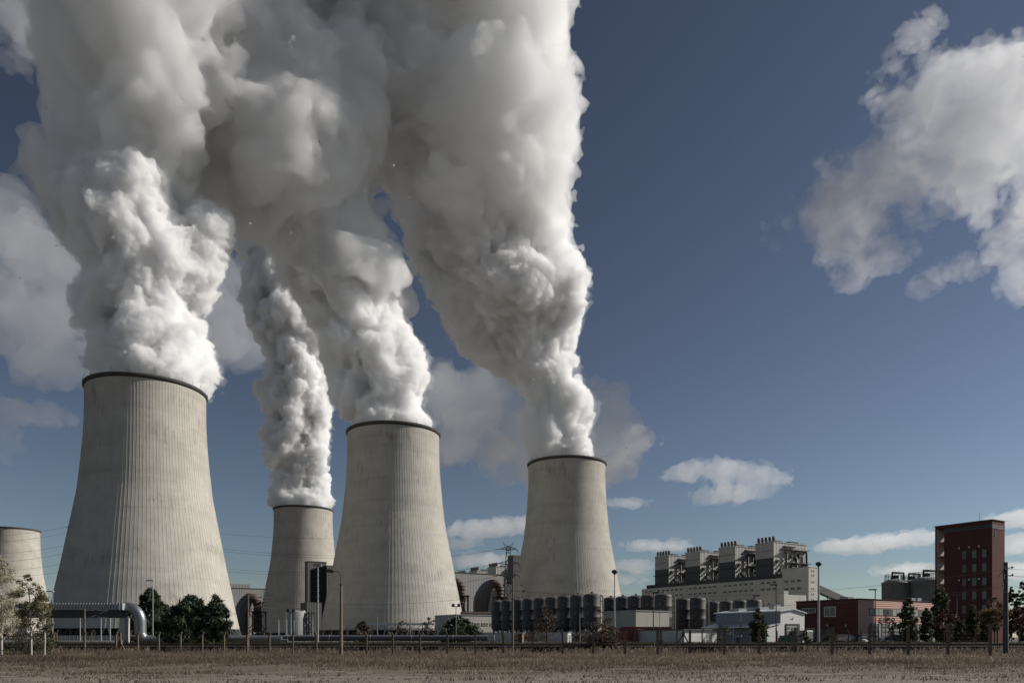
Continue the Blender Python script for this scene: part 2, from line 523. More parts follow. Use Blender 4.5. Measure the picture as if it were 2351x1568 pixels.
# ------------------------------------------------------------------ plant buildings, all on one street grid (local x = towards the sunlit ends, local y = away to the right)
GRID = math.atan2(-0.848, 0.53)
GA = Vector((0.53, -0.848)); GB = Vector((0.848, 0.53))
CONC = weathered('panel_concrete', (0.56, 0.545, 0.485), 0.9, 0.8, 0.12, streak=0.35)
CLAD = weathered('light_grey_cladding', (0.43, 0.42, 0.39), 0.7, 0.85, 0.1, streak=0.3, ribs=('xy', 2.2, 0.15))
CLADG = weathered('grey_cladding', (0.27, 0.27, 0.26), 0.7, 0.85, 0.1, streak=0.2, ribs=('xy', 1.6, 0.12))
CLADD = weathered('dark_cladding', (0.055, 0.055, 0.056), 0.6, 0.7, 0.15, streak=0.35, streak_col=(0.11, 0.105, 0.10), ribs=('xy', 1.5, 0.1))
IRON = weathered('dark_steelwork', (0.06, 0.06, 0.06), 0.6, 0.7, 0.5, metal=0.2)
GALV = weathered('galvanised_steel', (0.32, 0.33, 0.34), 0.45, 0.8, 1.0, metal=0.5)
LIFTG = weathered('dull_grey_cladding', (0.105, 0.105, 0.103), 0.75, 0.88, 0.1, streak=0.2, ribs=('xy', 1.6, 0.05))
HALLG = weathered('weathered_hall_cladding', (0.27, 0.268, 0.26), 0.75, 0.88, 0.08, streak=0.2, ribs=('xy', 2.6, 0.04))
RUST = weathered('rusted_sheet_steel', (0.115, 0.075, 0.058), 0.75, 0.6, 0.4, streak=0.4, ribs=('z', 2.4, 0.2))
STACKM = weathered('sooty_stack_steel', (0.16, 0.12, 0.095), 0.7, 0.5, 0.4)
GLASS_DARK = plain('dark_window_glass', (0.03, 0.032, 0.036), 0.25)
WHITE = weathered('white_plaster', (0.66, 0.65, 0.61), 0.85, 0.88, 0.5, streak=0.25, streak_col=(0.35, 0.33, 0.3))
CREAM = weathered('cream_concrete', (0.42, 0.40, 0.345), 0.9, 0.88, 0.2, streak=0.25)

def win_copies(parent, spots, size, normal, m=GLASS_DARK, name='window', proud=0.12, first=None):
    """windows on a wall: spots (u, z) along the wall; normal 'x' (wall x=0) or 'y' (wall y=0)"""
    w, h = size
    mb = MB()
    if normal == 'x': mb.box(-0.2, proud, -w / 2, w / 2, -h / 2, h / 2)
    else: mb.box(-w / 2, w / 2, -proud, 0.2, -h / 2, h / 2)
    o = mb.build(name, m, parent)
    fr = MB(); t = 0.10 * min(w, h) + 0.02; e = proud + 0.05
    def fbx(a0, a1, z0, z1):
        if normal == 'x': fr.box(-0.1, e, a0, a1, z0, z1)
        else: fr.box(a0, a1, -e, 0.1, z0, z1)
    fbx(-w / 2 - t, w / 2 + t, h / 2, h / 2 + t); fbx(-w / 2 - t, w / 2 + t, -h / 2 - t, -h / 2)
    fbx(-w / 2 - t, -w / 2, -h / 2, h / 2); fbx(w / 2, w / 2 + t, -h / 2, h / 2); fbx(-t / 2, t / 2, -h / 2, h / 2)
    f = fr.build('frame', CONC, o)
    for i, (u, z) in enumerate(spots):
        c = o if i == 0 else dup(o, parent=parent)
        c.location = (0, u, z) if normal == 'x' else (u, 0, z)

# ---- bunker hall: long windowed wall with a taller end block
t = thing('bunker_hall', 'long pale concrete hall with two rows of dark windows and a taller end block', 'power station hall', (265.8, 669.6, G0), GRID)
mb = MB(); mb.box(-221, -28.05, 0, 15, 0, 55.9); mb.build('long_wing', CONC, t)
mb = MB(); mb.box(-28, 0, 0, 13.8, 0, 63.6); mb.box(-28.3, 0.3, -0.3, 14.1, 63.6, 64.2); mb.build('end_block', CONC, t)
mb = MB()
for i in range(96): mb.box(-214 + i * 1.95, -214 + i * 1.95 + 1.5, 1.6, 1.9, 56.3, 59.6)
mb.box(-215, -29, 1.9, 5, 55.9, 60); mb.build('roof_gallery', CLADD, t)
def tloc(px):
    u = (px - CX) / F
    return (712 * u - 239.3) / (0.53 + 0.848 * u) - 50
zx = lambda v: (1560 + 0.18716 * v) / 1.0548
top_ = [25, 85, 190, 248, 304, 360, 418, 478, 600, 660, 722, 784, 848, 912, 1045, 1112, 1180, 1249, 1318, 1391, 1535, 1610, 1687]
win_copies(t, [(tloc(zx(v)), z) for v in top_ for z in (52.4, 46.3)], (4.0, 1.7), 'y')
win_copies(t, [(tloc(zx(v)), z) for v in (1842, 1921, 2002) for z in (52.2, 45.2)], (4.0, 2.0), 'y', name='window')
win_copies(t, [(y, z) for z in (60.5, 56.5, 50.5, 44.5, 39.5, 34.5, 29.5) for y in (4.2, 7.0)], (1.2, 1.3), 'x')
mb = MB()
for v in (140, 540, 980, 1465):
    x = tloc(zx(v)); mb.box(x - 2.0, x + 2.0, -0.35, 0.1, 20, 53.5)
mb.build('pilasters', CONC, t)
mb = MB()
for v, z in ((940, 33), (1440, 36), (1180, 31)):
    x = tloc(zx(v)); mb.box(x - 7, x + 7, -5, 0, z, z + 1.2); mb.box(x - 7, x + 7, -5, -4.8, z - 3, z)
mb.build('canopy', CLADD, t)

# ---- boiler houses
def make_boiler(label):
    t = thing('boiler_house', label, 'boiler house', group='boiler houses of the power station')
    H = 92.4
    mb = MB(); mb.box(-22, 0, 0, 50, 0, H); mb.box(-22.4, 0.4, -0.4, 50.4, H, H + 0.7); mb.build('walls', CLAD, t)
    mb = MB(); mb.box(-21.9, -0.1, -0.25, 0.05, 30, 77.5); mb.build('dark_cladding', CLADD, t)
    mb = MB(); mb.box(-23.5, 0.8, -1.6, -0.3, 70.5, 71.2); mb.box(-22, 0.1, -0.45, -0.3, 84.2, 84.6)
    mb.build('ledge', IRON, t)
    s = MB(); s.lathe([(1.1, 0), (1.1, 1.4), (1.4, 1.5), (1.4, 5.2), (1.2, 5.3), (1.2, 4.8), (0.1, 4.8)], 14)
    s0 = s.build('vent_stack', STACKM, t)
    k = 0
    for y in (2.4,):
        for i in range(5):
            c = s0 if k == 0 else dup(s0, parent=t)
            c.location = (-19.6 + i * 4.4, y, H + 0.7); k += 1
    # galleries, pipes and stair on the sunlit flank
    g = MB(); g.box(0.05, 4.6, -0.0, 34, -0.35, 0.0)
    for i in range(12): g.bar((0.2, 1 + i * 2.9, -0.3), (4.4, 1 + i * 2.9, -0.3), 0.3)
    for z in (0.6, 1.2):
        g.bar((4.5, 0, z), (4.5, 34, z), 0.10)
    for i in range(18): g.bar((4.5, i * 2, 0), (4.5, i * 2, 1.2), 0.09)
    g0 = g.build('gallery', IRON, t)
    for i, (y, z) in enumerate(((14, 86), (17, 73.5), (16, 60.5), (17, 50.5), (16, 41))):
        c = g0 if i == 0 else dup(g0, parent=t)
        c.location = (0, y, z)
    mb = MB()
    for y, r, z0, z1 in ((16.5, 0.9, 20, 82), (31, 1.4, 20, 78), (47, 1.2, 20, 84), (24, .45, 40, 86)): mb.tube([(2.2, y, z0), (2.2, y, z1), (0.3, y, z1 + 1.5)], r, 10)
    mb.tube([(1.0, 3.5, 30), (1.0, 3.5, 42), (1.0, 5.5, 46), (1.0, 9, 47.5), (1.0, 11.5, 46), (1.0, 12.5, 42), (1.0, 12.5, 30)], 0.55, 8)
    mb.build('riser_pipe', IRON, t)
    mb = MB()
    for y, z, w, h in ((5, 73, 4, 2.5), (4.5, 59, 3, 4), (10, 64, 5, 3), (5, 48, 4, 3), (14, 53, 4, 4), (27, 68, 5, 4), (38, 80, 6, 3), (37, 56, 5, 4), (22, 88.5, 16, 1.2), (43, 66, 3, 3)):
        mb.box(0.05, 2.6, y - w / 2, y + w / 2, z, z + h)
    for a, b in (((1.5, 1, 66), (1.5, 17, 78)), ((1.5, 2, 55), (1.5, 18, 66)), ((1.5, 20, 76), (1.5, 33, 86)), ((1.5, 32, 62), (1.5, 44, 73)), ((1.5, 1, 79), (1.5, 15, 86))):
        mb.bar(a, b, 0.7, 1.0)
    mb.build('plant_cabins', IRON, t)
    mb = MB()
    for x in (-29, -23.4):
        for y in (14, 20): mb.bar((x, y, 0), (x, y, 93.5), 0.6)
    for i in range(16):
        z = 34 + i * 3.9
        mb.box(-29.3, -23.1, 13.7, 20.3, z, z + 0.3)
        mb.bar((-29, 13.8, z), (-23.4, 13.8, z + 3.9), 0.35); mb.bar((-23.2, 14, z), (-23.2, 20, z + 3.9), 0.35)
    mb.box(-28, -23.2, 15, 19.5, 0, 95.5); mb.box(-30.5, -22.5, 13, 21, 93.5, 94); mb.box(-30.5, -22.5, 13, 21, 87, 87.4)
    mb.build('stair_tower', CLADD, t)
    mb = MB()
    for z in (H + 1.5, H + 2.1): mb.bar((0, 9, z), (0, 50, z), 0.12); mb.bar((-22, 0, z), (0, 0, z), 0.08)
    mb.box(-14, -8, 14, 22, H + 0.7, H + 3.5); mb.box(-6, -1, 26, 38, H + 0.7, H + 2.6)
    mb.build('roof_plant', IRON, t)
    return t
bo = make_boiler('nearest boiler house, rightmost and tallest of the four on the long hall')
bo.location = (252, 720, G0); bo.rotation_euler = (0, 0, GRID)
for lab, x, y in (('second boiler house from the right on the long hall', 225.3, 754.3),
                  ('third boiler house from the right on the long hall', 201.4, 800),
                  ('leftmost of the four boiler houses on the long hall', 175.6, 838),
                  ('far boiler house partly behind the left edge of the right-hand smoking tower', 5.5, 930),
                  ('far boiler house behind the lattice pylon, left of the right-hand smoking tower', -21, 975),
                  ('far boiler house showing above the grey hall, left of the pylon', -48.5, 1032),
                  ('farthest boiler house, only its stacks showing right beside the middle tower', -70, 1090)):
    dup(bo, (x, y, G0), GRID, label=lab)

# ---- grey turbine halls seen between the towers
def hall(name, label, x, y, dx0, W, H, m, L=60):
    t = thing(name, label, 'power station hall', (x, y, G0), GRID)
    mb = MB(); mb.box(-L, 0, -dx0, W, 0, H); mb.build('walls', m, t)
    mb = MB(); mb.box(-L - .3, 0.3, -dx0 - .3, W + .3, H, H + 0.8); mb.build('roof_edge', CLADD, t)
    return t
h1 = hall('turbine_hall', 'plain grey clad hall between the middle and right towers, behind the rusty ducts', -48, 620, 40, 48, 54.3, HALLG, 40)
mb = MB(); mb.box(0.02, 9, 44, 56, 0, 46); mb.box(-6, 3, 56.1, 63.5, 0, 72); mb.build('annex', CLADD, h1)
h2 = hall('turbine_hall', 'plain grey clad hall between the nearest tower and the small far tower', -300, 815, 10, 120, 54, HALLG, 40)
mb = MB(); mb.box(-6, 0.4, -10, 14, 54.8, 59); mb.build('roof_block', CLADG, h2)

# ---- blocks below the bunker hall
t = thing('annex_building', 'stepped pale annex with a blank sunlit end wall below the tall end block', 'building', (X(1800, 560), 560, G0), GRID)
mb = MB(); mb.box(-24, 0, 0, 5.0, 0, Z(1356, 560) - G0); mb.box(-24, -0.03, 5.02, 26, 0, Z(1364, 560) - G0); mb.build('walls', CONC, t)
win_copies(t, [(-5, 26), (-5, 20), (-14, 26), (-14, 20)], (2, 1.6), 'y')
t = thing('annex_building', 'low pale flat-roofed block in front of the stepped annex, behind the white shed', 'building', (X(1778, 420), 420, G0), GRID)
mb = MB(); mb.box(-40, 0, 0, 18, 0, Z(1391, 420) - G0); mb.build('walls', CONC, t)
mb = MB(); mb.box(-8, -2, 3, 8, Z(1391, 420) - G0, Z(1386, 420) - G0); mb.box(-14, -12, 10, 12, Z(1391, 420) - G0, Z(1387, 420) - G0); mb.build('roof_vent', GALV, t)

# ---- coal conveyor dropping to the right behind the hall
t = thing('conveyor_bridge', 'dark inclined conveyor bridge running down to the right from the tall end block', 'conveyor', (X(1872, 700), 700, 0))
zt, ze = Z(1342, 700), Z(1384, 760)
xe = X(1965, 760) - X(1872, 700)
mb = MB(); mb.bar((0, 0, zt - 3), (xe, 60, ze - 3), 5, 6.5); mb.build('gantry', CLADD, t)
mb = MB(); mb.bar((0, -2.6, zt + 0.6), (xe, 57.4, ze + 0.6), 0.8, 0.8); mb.build('roof_edge', GALV, t)
mb = MB()
for f in (0.3, 0.55, 0.8):
    for s in (-2, 2):
        p = (xe * f, 60 * f + s, 0); mb.bar((p[0], p[1], G0), (p[0], p[1], zt + (ze - zt) * f - 5), 0.7)
mb.build('trestle', GALV, t)

# ---- dark lift tower between the far and the middle cooling tower
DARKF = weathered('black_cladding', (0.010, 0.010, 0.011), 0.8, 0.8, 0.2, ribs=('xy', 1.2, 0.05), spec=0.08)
t = thing('lift_building', 'tall building with a nearly black flank between the small far tower and the middle tower', 'building', (X(750, 500), 500, G0), GRID)
hA = Z(1297, 500) - G0
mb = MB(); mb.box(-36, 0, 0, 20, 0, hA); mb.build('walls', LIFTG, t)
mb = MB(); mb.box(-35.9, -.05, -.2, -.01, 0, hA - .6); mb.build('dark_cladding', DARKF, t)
t2 = thing('lift_building', 'slim grey tower block rising behind the black flank, left of it', 'building', (X(731, 548), 548, G0), GRID)
mb = MB(); mb.box(-7, 0, -8, 6, 0, Z(1291, 548) - G0); mb.build('walls', LIFTG, t2)
mb = MB(); mb.box(-7.2, .2, -8.2, 6.2, Z(1291, 548) - G0, Z(1291, 548) - G0 + .8); mb.build('roof_edge', CLADD, t2)
t3 = thing('pump_house', 'low grey block stepping down from the dark lift building, behind the white tank', 'building', (X(704, 480), 480, G0), GRID)
mb = MB(); mb.box(-14, 0, 0, 10, 0, Z(1382, 480) - G0); mb.build('walls', LIFTG, t3)
t = thing('water_tank', 'squat pale round tank with a lattice frame, left of the middle tower', 'tank', (X(680, 330), 330, G0))
mb = MB(); mb.lathe([(4.6, 0), (4.6, Z(1405, 330) - G0), (4.4, Z(1404, 330) - G0 + .1), (0.1, Z(1403, 330) - G0 + .6)], 40); mb.build('shell', weathered('pale_tank_paint', (0.24, 0.24, 0.23), 0.6, 0.85, 0.2, streak=0.25), t)
mb = MB()
for z in (0, 3, 6, 9, 11.5):
    if z: mb.box(4.7, 8.6, -2, 2, z, z + 0.2)
for x in (5, 8.4):
    for y in (-1.8, 1.8): mb.bar((x, y, 0), (x, y, 12.4), 0.25)
for z in (0, 3, 6, 9): mb.bar((5, -1.8, z), (8.4, -1.8, z + 3), 0.2); mb.bar((8.4, -1.8, z), (5, -1.8, z + 3), 0.2)
mb.build('lattice_frame', IRON, t)
mb = MB(); mb.tube([(-1.5, 0, 11.5), (-1.5, 0, 12.6)], .6, 10); mb.tube([(1.5, 1, 11.5), (1.5, 1, 12.4)], .5, 10); mb.box(2.2, 3.6, -1, 1, 11.4, 12.7); mb.build('roof_fittings', WHITE, t)

# ---- flue ducts with rusty elbows in their frames
def flue(label, pxl, pxr, pyt, d, grey=True, sc=1.0):
    x0 = X(pxr, d)
    t = thing('flue_duct', label, 'flue duct', (x0, d, G0), group='flue ducts leading to the cooling towers')
    zt = Z(pyt, d) - G0
    r = 2.9 * sc
    xl = X(pxl, d) - x0
    if grey:
        mb = MB(); pts = []
        for i in range(9):
            a = i / 8 * math.pi / 2
            pts.append((xl * 0.35 + xl * 0.65 * math.cos(a), 2 - 1.5 * i / 8, (zt - 20 * sc) + (20 * sc - r * 1.2) * math.sin(a)))
        mb.tube([(xl, 2, 0)] + pts, [5.6 * sc] * 4 + [5.2 * sc, 4.8 * sc, 4.4 * sc, 4 * sc, 3.5 * sc, 3.1 * sc], 8, smooth=False)
        mb.build('duct', weathered('lagged_duct', (0.13, 0.135, 0.145), 0.6, 0.8, 0.2), t)
    mb = MB(); pts = []
    for i in range(10):
        a = math.pi * (0.62 - 0.62 * i / 9)
        pts.append((-5.2 * sc + 5.2 * sc * math.cos(a), 0.5, zt - r - 5.2 * sc + 5.2 * sc * math.sin(a)))
    mb.tube(pts, r, 18)
    for i in (2, 4, 6, 8): mb.tube([Vector(pts[i]) - Vector((0.01, 0, 0)), Vector(pts[i]) + (Vector(pts[i]) - Vector(pts[i - 1])) * 0.15], r * 1.06, 18)
    mb.build('elbow', RUST, t)
    mb = MB(); mb.tube([(0, 0.5, zt - r - 5.2 * sc), (0, 0.5, zt - 27 * sc)], r * 0.85, 16); mb.build('downpipe', RUST, t)
    mb = MB(); W = 4.6 * sc; zf = zt - 13 * sc
    for x in (-W, W):
        for y in (-W, W): mb.bar((x, y, 0), (x, y, zf), 0.75 * sc)
    for i in range(3):
        z0 = zf - 13 * sc * (i + 1); z1 = zf - 13 * sc * i
        if z0 < 0: z0 = 0.0
        for y in (-W, W):
            mb.bar((-W, y, z1), (W, y, z1), 0.6 * sc)
            mb.bar((-W, y, z0), (W, y, z1), 0.45 * sc); mb.bar((W, y, z0), (-W, y, z1), 0.45 * sc)
    mb.box(-W - 1, W + 1, -W - 1, W + 1, zf, zf + 0.35)
    mb.build('support_frame', IRON, t)
    return t
flue('big grey duct curving up to a rusty elbow, left of the lattice pylon', 1104, 1148, 1329, 525)
flue('rusty elbow duct in a steel frame right against the middle tower', 1040, 1059, 1325, 520, grey=False)
flue('rusty elbow duct in a steel frame between the nearest and the small far tower', 552, 590, 1361, 520)
t = thing('rusty_pipeline', 'rusty corrugated pipe lying level behind the pale workshop, below the grey duct', 'pipe', (0, 300, 0))
mb = MB()
x0, x1 = X(1058, 300), X(1134, 300); zc = Z(1408, 300)
n = 60; pts = [(x0 + (x1 - x0) * i / n, 4 * i / n, zc) for i in range(n + 1)]
mb.tube(pts, [0.86 if i % 2 else 0.72 for i in range(n + 1)], 14); mb.build('pipe', RUST, t)
mb = MB()
for f in (0.1, 0.5, 0.9): mb.box(x0 + (x1 - x0) * f - .2, x0 + (x1 - x0) * f + .2, 0, 4, G0, zc - .6)
mb.build('trestle', IRON, t)

# ---- lattice pylon and overhead lines
PYL = weathered('pylon_steel', (0.13, 0.14, 0.14), 0.6, 0.7, 0.4, metal=0.3)
dP = 450
t = thing('lattice_pylon', 'steel lattice pylon with a forked top, left of the right-hand smoking tower', 'pylon', (X(1167, dP), dP, G0))
zp = lambda py: Z(py, dP) - G0
mb = MB()
lv = [0, 8, 16, 23, 29, 35, 41, 46, 50.5, 54.5]
hw = lambda z: 3.6 - 2.5 * min(z / 54.5, 1)
for sx in (-1, 1):
    for sy in (-1, 1):
        for a, b in zip(lv[:-1], lv[1:]): mb.bar((sx * hw(a), sy * hw(a), a), (sx * hw(b), sy * hw(b), b), 0.42)
for a, b in zip(lv[:-1], lv[1:]):
    for s in (-1, 1):
        mb.bar((-hw(a), s * hw(a), a), (hw(b), s * hw(b), b), 0.19); mb.bar((hw(a), s * hw(a), a), (-hw(b), s * hw(b), b), 0.19)
        mb.bar((s * hw(a), -hw(a), a), (s * hw(b), hw(b), b), 0.19); mb.bar((s * hw(a), hw(a), a), (s * hw(b), -hw(b), b), 0.19)
        mb.bar((-hw(b), s * hw(b), b), (hw(b), s * hw(b), b), 0.16)
mb.build('lattice_body', PYL, t)
arms = []
for zc, w in ((zp(1262), 4.9), (zp(1295), 6.2), (zp(1323), 6.0)):
    mb = MB()
    for s in (-1, 1):
        for y in (-1, 1):
            mb.bar((0, y, zc), (s * w, 0, zc + .6), 0.38); mb.bar((0, y, zc + 2.2), (s * w, 0, zc + .6), 0.32)
        for f in (0.3, 0.55, 0.8): mb.bar((s * w * f, -.6 * (1 - f), zc + .3), (s * w * f, .6 * (1 - f), zc + 2.1 - 1.5 * f), 0.16)
    mb.build('crossarm', PYL, t); arms += [(-w, zc + .6), (w, zc + .6)]
mb = MB()
for s in (-1, 1):
    tip = (s * 3.1, 0, zp(1245))
    for y in (-.9, .9): mb.bar((s * .9, y, 53), tip, 0.2); mb.bar((-s * .6, y, 54.5), tip, 0.16)
    arms.append((tip[0], tip[2]))
mb.build('forked_peak', PYL, t)
px0 = Vector((X(1167, dP), dP, G0))
WIRE = plain('aluminium_conductor', (0.10, 0.10, 0.105), 0.5, 0.3)
def wire(pts, label, group, r=0.05, sag=3.0, ins=True, n=16):
    t = thing('power_line', label, 'power line', pts[0], group=group)
    a, b = Vector(pts[0]), Vector(pts[1])
    P = [(b - a) * (i / n) - Vector((0, 0, sag * 4 * (i / n) * (1 - i / n))) for i in range(n + 1)]
    mb = MB(); mb.tube(P, r, 5); mb.build('conductor', WIRE, t)
    if ins:
        d = (P[1] - P[0]).normalized()
        mb = MB(); mb.tube([d * (0.3 + 0.35 * i) for i in range(14)], [0.11 if i % 2 else 0.24 for i in range(14)], 6); mb.build('insulator', IRON, t)
    return t
names_l = ['lower left', 'lower right', 'middle left', 'middle right', 'upper left', 'upper right']
order = [2, 0, 1]
lab_arm = ['top crossarm', 'middle crossarm', 'bottom crossarm']
for i, (ax_, az_) in enumerate(arms[:6]):
    if i % 2 == 0:
        wire([px0 + Vector((ax_, 0, az_)), Vector((X(880, 560), 560, Z([1262, 1300, 1332][i // 2] + 14, 560)))], 'overhead line running left from the %s of the lattice pylon' % lab_arm[i // 2], 'overhead lines at the lattice pylon', r=0.09)
    else:
        wire([px0 + Vector((ax_, 0, az_)), Vector((X(1215, 520), 520, Z([1262, 1300, 1332][i // 2] + 24, 520)))], 'overhead line dropping right from the %s of the lattice pylon' % lab_arm[i // 2], 'overhead lines at the lattice pylon', r=0.09)
# lines at the far left, ending behind the nearest tower, and those crossing to the small far tower
for i, (ya, yb) in enumerate(((1208, 1231), (1221, 1246), (1250, 1272), (1268, 1291), (1291, 1311), (1310, 1322))):
    wire([Vector((X(160, 520), 520, Z(ya, 520))), Vector((X(-60, 600), 600, Z(yb, 600)))], 'overhead line left of the nearest tower, %s of the six there' % ['topmost', 'second from the top', 'third from the top', 'third from the bottom', 'second from the bottom', 'lowest'][i],
         'overhead lines left of the nearest tower', r=0.075, sag=2.0, ins=i % 2 == 0)
for i, (ya, yb) in enumerate(((1222, 1236), (1256, 1276), (1262, 1281), (1302, 1314), (1308, 1320))):
    wire([Vector((X(480, 560), 560, Z(ya, 560))), Vector((X(800, 560), 560, Z(yb, 560)))], 'overhead line crossing the small far tower, %s of the five there' % ['topmost', 'second from the top', 'middle one', 'second from the bottom', 'lowest'][i],
         'overhead lines across the small far tower', r=0.075, sag=1.5, ins=False)

# ---- dark filter tanks on legs
TANK = weathered('dark_tank_paint', (0.078, 0.072, 0.067), 0.62, 0.7, 0.35, streak=0.3, streak_col=(0.05, 0.047, 0.044), spots=(0.9, 0.66, 0.72, (0.26, 0.25, 0.235)))
LAGG = plain('dull_grey_lid', (0.2, 0.195, 0.185), 0.7)
PIPEO = weathered('ochre_pipe_paint', (0.17, 0.135, 0.08), 0.6, 0.75, 0.8)
def make_tank(label, group):
    t = thing('filter_tank', label, 'tank', group=group)
    r = 2.36
    mb = MB(); mb.lathe([(0.5, 2.7), (1.6, 3.0), (r - .1, 3.6), (r, 4.0), (r, 6.2), (r + .03, 6.25), (r + .03, 6.4), (r, 6.45), (r, 9.0), (r + .03, 9.05), (r + .03, 9.2), (r, 9.25), (r, 11.75), (r - .08, 12.05), (r - .3, 12.3), (r - .9, 12.55), (.7, 12.7), (.02, 12.75)], 36, cap0=True)
    mb.build('vessel', TANK, t)
    for k in range(4):
        a = math.pi / 4 + k * math.pi / 2
        mb = MB(); mb.bar((1.75 * math.cos(a), 1.75 * math.sin(a), 0), (1.75 * math.cos(a), 1.75 * math.sin(a), 3.9), 0.36); mb.build('leg', GALV, t)
    mb = MB(); mb.tube([(2.5, -.9, 0.6), (2.85, -.9, 1.2), (2.85, -.9, 11.6), (2.6, -.8, 12.0), (2.1, -.7, 12.1)], 0.2, 8)
    for z in (4.4, 7.6, 10.6): mb.tube([(2.2, -.9, z), (2.85, -.9, z)], 0.1, 6)
    mb.tube([(0, 0, 12.7), (0, 0, 13.1)], .35, 10)
    mb.build('riser_pipe', PIPEO, t)
    mb = MB(); mb.tube([(0, 0, 0), (0, 0, 2.9)], 0.55, 10); mb.box(-1.9, 1.9, -.12, .12, 1.5, 1.75); mb.build('outlet', IRON, t)
    for s, z in ((-.6, 4.9), (-.6, 7.3), (-.6, 9.8)):
        a = -2.15
        mb = MB(); mb.tube([(2.3 * math.cos(a), 2.3 * math.sin(a), z), (2.5 * math.cos(a), 2.5 * math.sin(a), z)], 0.3, 14); mb.build('manhole', LAGG, t)
    return t
tk = make_tank('x', 'dark filter tanks, front row')
first = True
ordn = ['nearest', 'second nearest', 'third nearest', 'fourth nearest', 'middle', 'fourth farthest', 'third farthest', 'second farthest', 'farthest']
def tank_row(x0, y0, n, dx, dy, fmt, group, names):
    global first
    for k in range(n):
        lab = fmt % names[k]
        if first:
            o = tk; first = False
        else:
            o = dup(tk)
        o['label'] = lab; o['group'] = group
        o.location = (x0 - dx * k, y0 + dy * k, G0); o.rotation_euler = (0, 0, 0.12 * k)
tank_row(21.4, 200, 9, 3.2, 4.7, '%s tank in the long row of nine dark tanks, from right to left', 'dark filter tanks, row of nine', ['rightmost', 'second', 'third', 'fourth', 'fifth, middle', 'sixth', 'seventh', 'eighth', 'ninth, leftmost'])
tank_row(40.5, 200, 5, 2.9, 4.6, '%s dark tank of the five rising behind the flat beige building', 'dark filter tanks behind the beige building', ['rightmost', 'second from the right', 'middle', 'second from the left', 'leftmost'])
tank_row(54.2, 218, 2, 3.0, 4.9, '%s dark tank of the pair right of the flat beige building', 'pair of dark filter tanks', ['front, patched', 'rear, half hidden'])
tank_row(74.2, 229, 4, 2.85, 4.7, '%s dark tank of the four above the white metal shed roof', 'dark filter tanks above the shed', ['rightmost', 'second from the right', 'second from the left', 'leftmost'])

# ---- workshop and flat buildings before the tanks
t = thing('workshop', 'pale flat-roofed workshop with ribbon windows, left of the row of nine dark tanks', 'building', (X(1047, 245), 245, G0), GRID)
hh = Z(1411.5, 245) - G0
mb = MB(); mb.box(-15.6, 0, 0, 17, 0, hh); mb.build('walls', CREAM, t)
mb = MB(); mb.box(-15.8, 0.2, -0.2, 17.2, hh, hh + .3); mb.build('roof_edge', GALV, t)
win_copies(t, [(y, z) for z in (hh - 2.9, 1.6) for y in (7.0, 8.3, 10.3, 11.6, 13.6, 14.9)], (1.0, .85), 'x')
t = thing('workshop', 'flat beige windowless building with small low windows, in front of five tank tops', 'building', (X(1460, 175), 175, G0), GRID)
hh = Z(1402, 175) - G0
mb = MB(); mb.box(-11.8, 0, 0, 10.6, 0, hh); mb.build('walls', CREAM, t)
mb = MB(); mb.box(-11.95, 0.15, -.15, 10.75, hh, hh + .22); mb.build('roof_edge', GALV, t)
win_copies(t, [(x, 2.0) for x in (-1.8, -3.2, -4.6, -6.0, -7.9)], (.9, .9), 'y')
t = thing('workshop', 'low beige flat building between the pair of dark tanks and the white shed', 'building', (X(1706, 215), 215, G0), GRID)
mb = MB(); mb.box(-20, 0, 0, 6, 0, 5.6); mb.build('walls', CREAM, t)
win_copies(t, [(x, 1.9) for x in (-3, -4.6, -6.4, -8)], (1.1, 1.0), 'y')

# ---- low wall across the plant yard behind the fence
t = thing('low_wall', 'long low pale concrete wall at the foot of the dark tanks', 'wall', (0, 160, G0))
mb = MB(); mb.box(X(1095, 160), X(1420, 160), 0, 0.3, 0, 2.0); mb.build('wall', CONC, t)

# ---- white shed with lean-to
SHEETW = weathered('white_sheet_metal', (0.68, 0.67, 0.64), 0.5, 0.92, 0.4, ribs=('xy', 0.5, 0.006))
SHEETG = weathered('blue_grey_sheet_metal', (0.22, 0.24, 0.27), 0.5, 0.9, 0.4, ribs=('xy', 0.5, 0.02))
ROOFM = weathered('bare_roof_metal', (0.62, 0.62, 0.62), 0.38, 0.9, 0.5, metal=0.3)
dS = 128
t = thing('metal_shed', 'white metal shed with a low gable, lean-to roof and a roller door', 'shed', (X(1792, dS), dS, G0), GRID)
zs = lambda py: Z(py, dS) - G0
e0, ap, e1 = zs(1403), zs(1398.6), zs(1401)
mb = MB(); mb.prism([(0, 0), (6.4, 0), (6.4, e0 - .2), (3.2, ap), (0, e0)], 'x', -14.5, 0); mb.build('walls', SHEETW, t)
mb = MB(); mb.box(-14.5, 0.01, -0.06, -0.01, e0 - 2.0, e0 - .05); mb.build('side_cladding', SHEETG, t)
mb = MB(); mb.prism([(-.35, e0 - .05), (3.2, ap + .05), (6.75, e0 - .28), (6.75, e0 - .12), (3.2, ap + .22), (-.35, e0 + .12)], 'x', -14.8, .3); mb.build('roof', ROOFM, t)
mb = MB(); mb.box(-9, -6, 2, 4.4, ap - .2, ap + .7); mb.box(-13, -10.8, 2, 4.4, ap - .2, ap + .6); mb.build('roof_vent', GALV, t)
l0 = zs(1433)
mb = MB(); mb.prism([(-3.6, l0 - .5), (-.06, e0 - 2.1), (-.06, e0 - 1.95), (-3.6, l0 - .35)], 'x', -14.8, .2); mb.build('lean_to_roof', ROOFM, t)
mb = MB(); mb.prism([(-3.4, 0), (-.0, 0), (-.0, e0 - 2.2), (-3.4, l0 - .6)], 'x', -3.2, 0); mb.build('lean_to_wall', SHEETW, t)
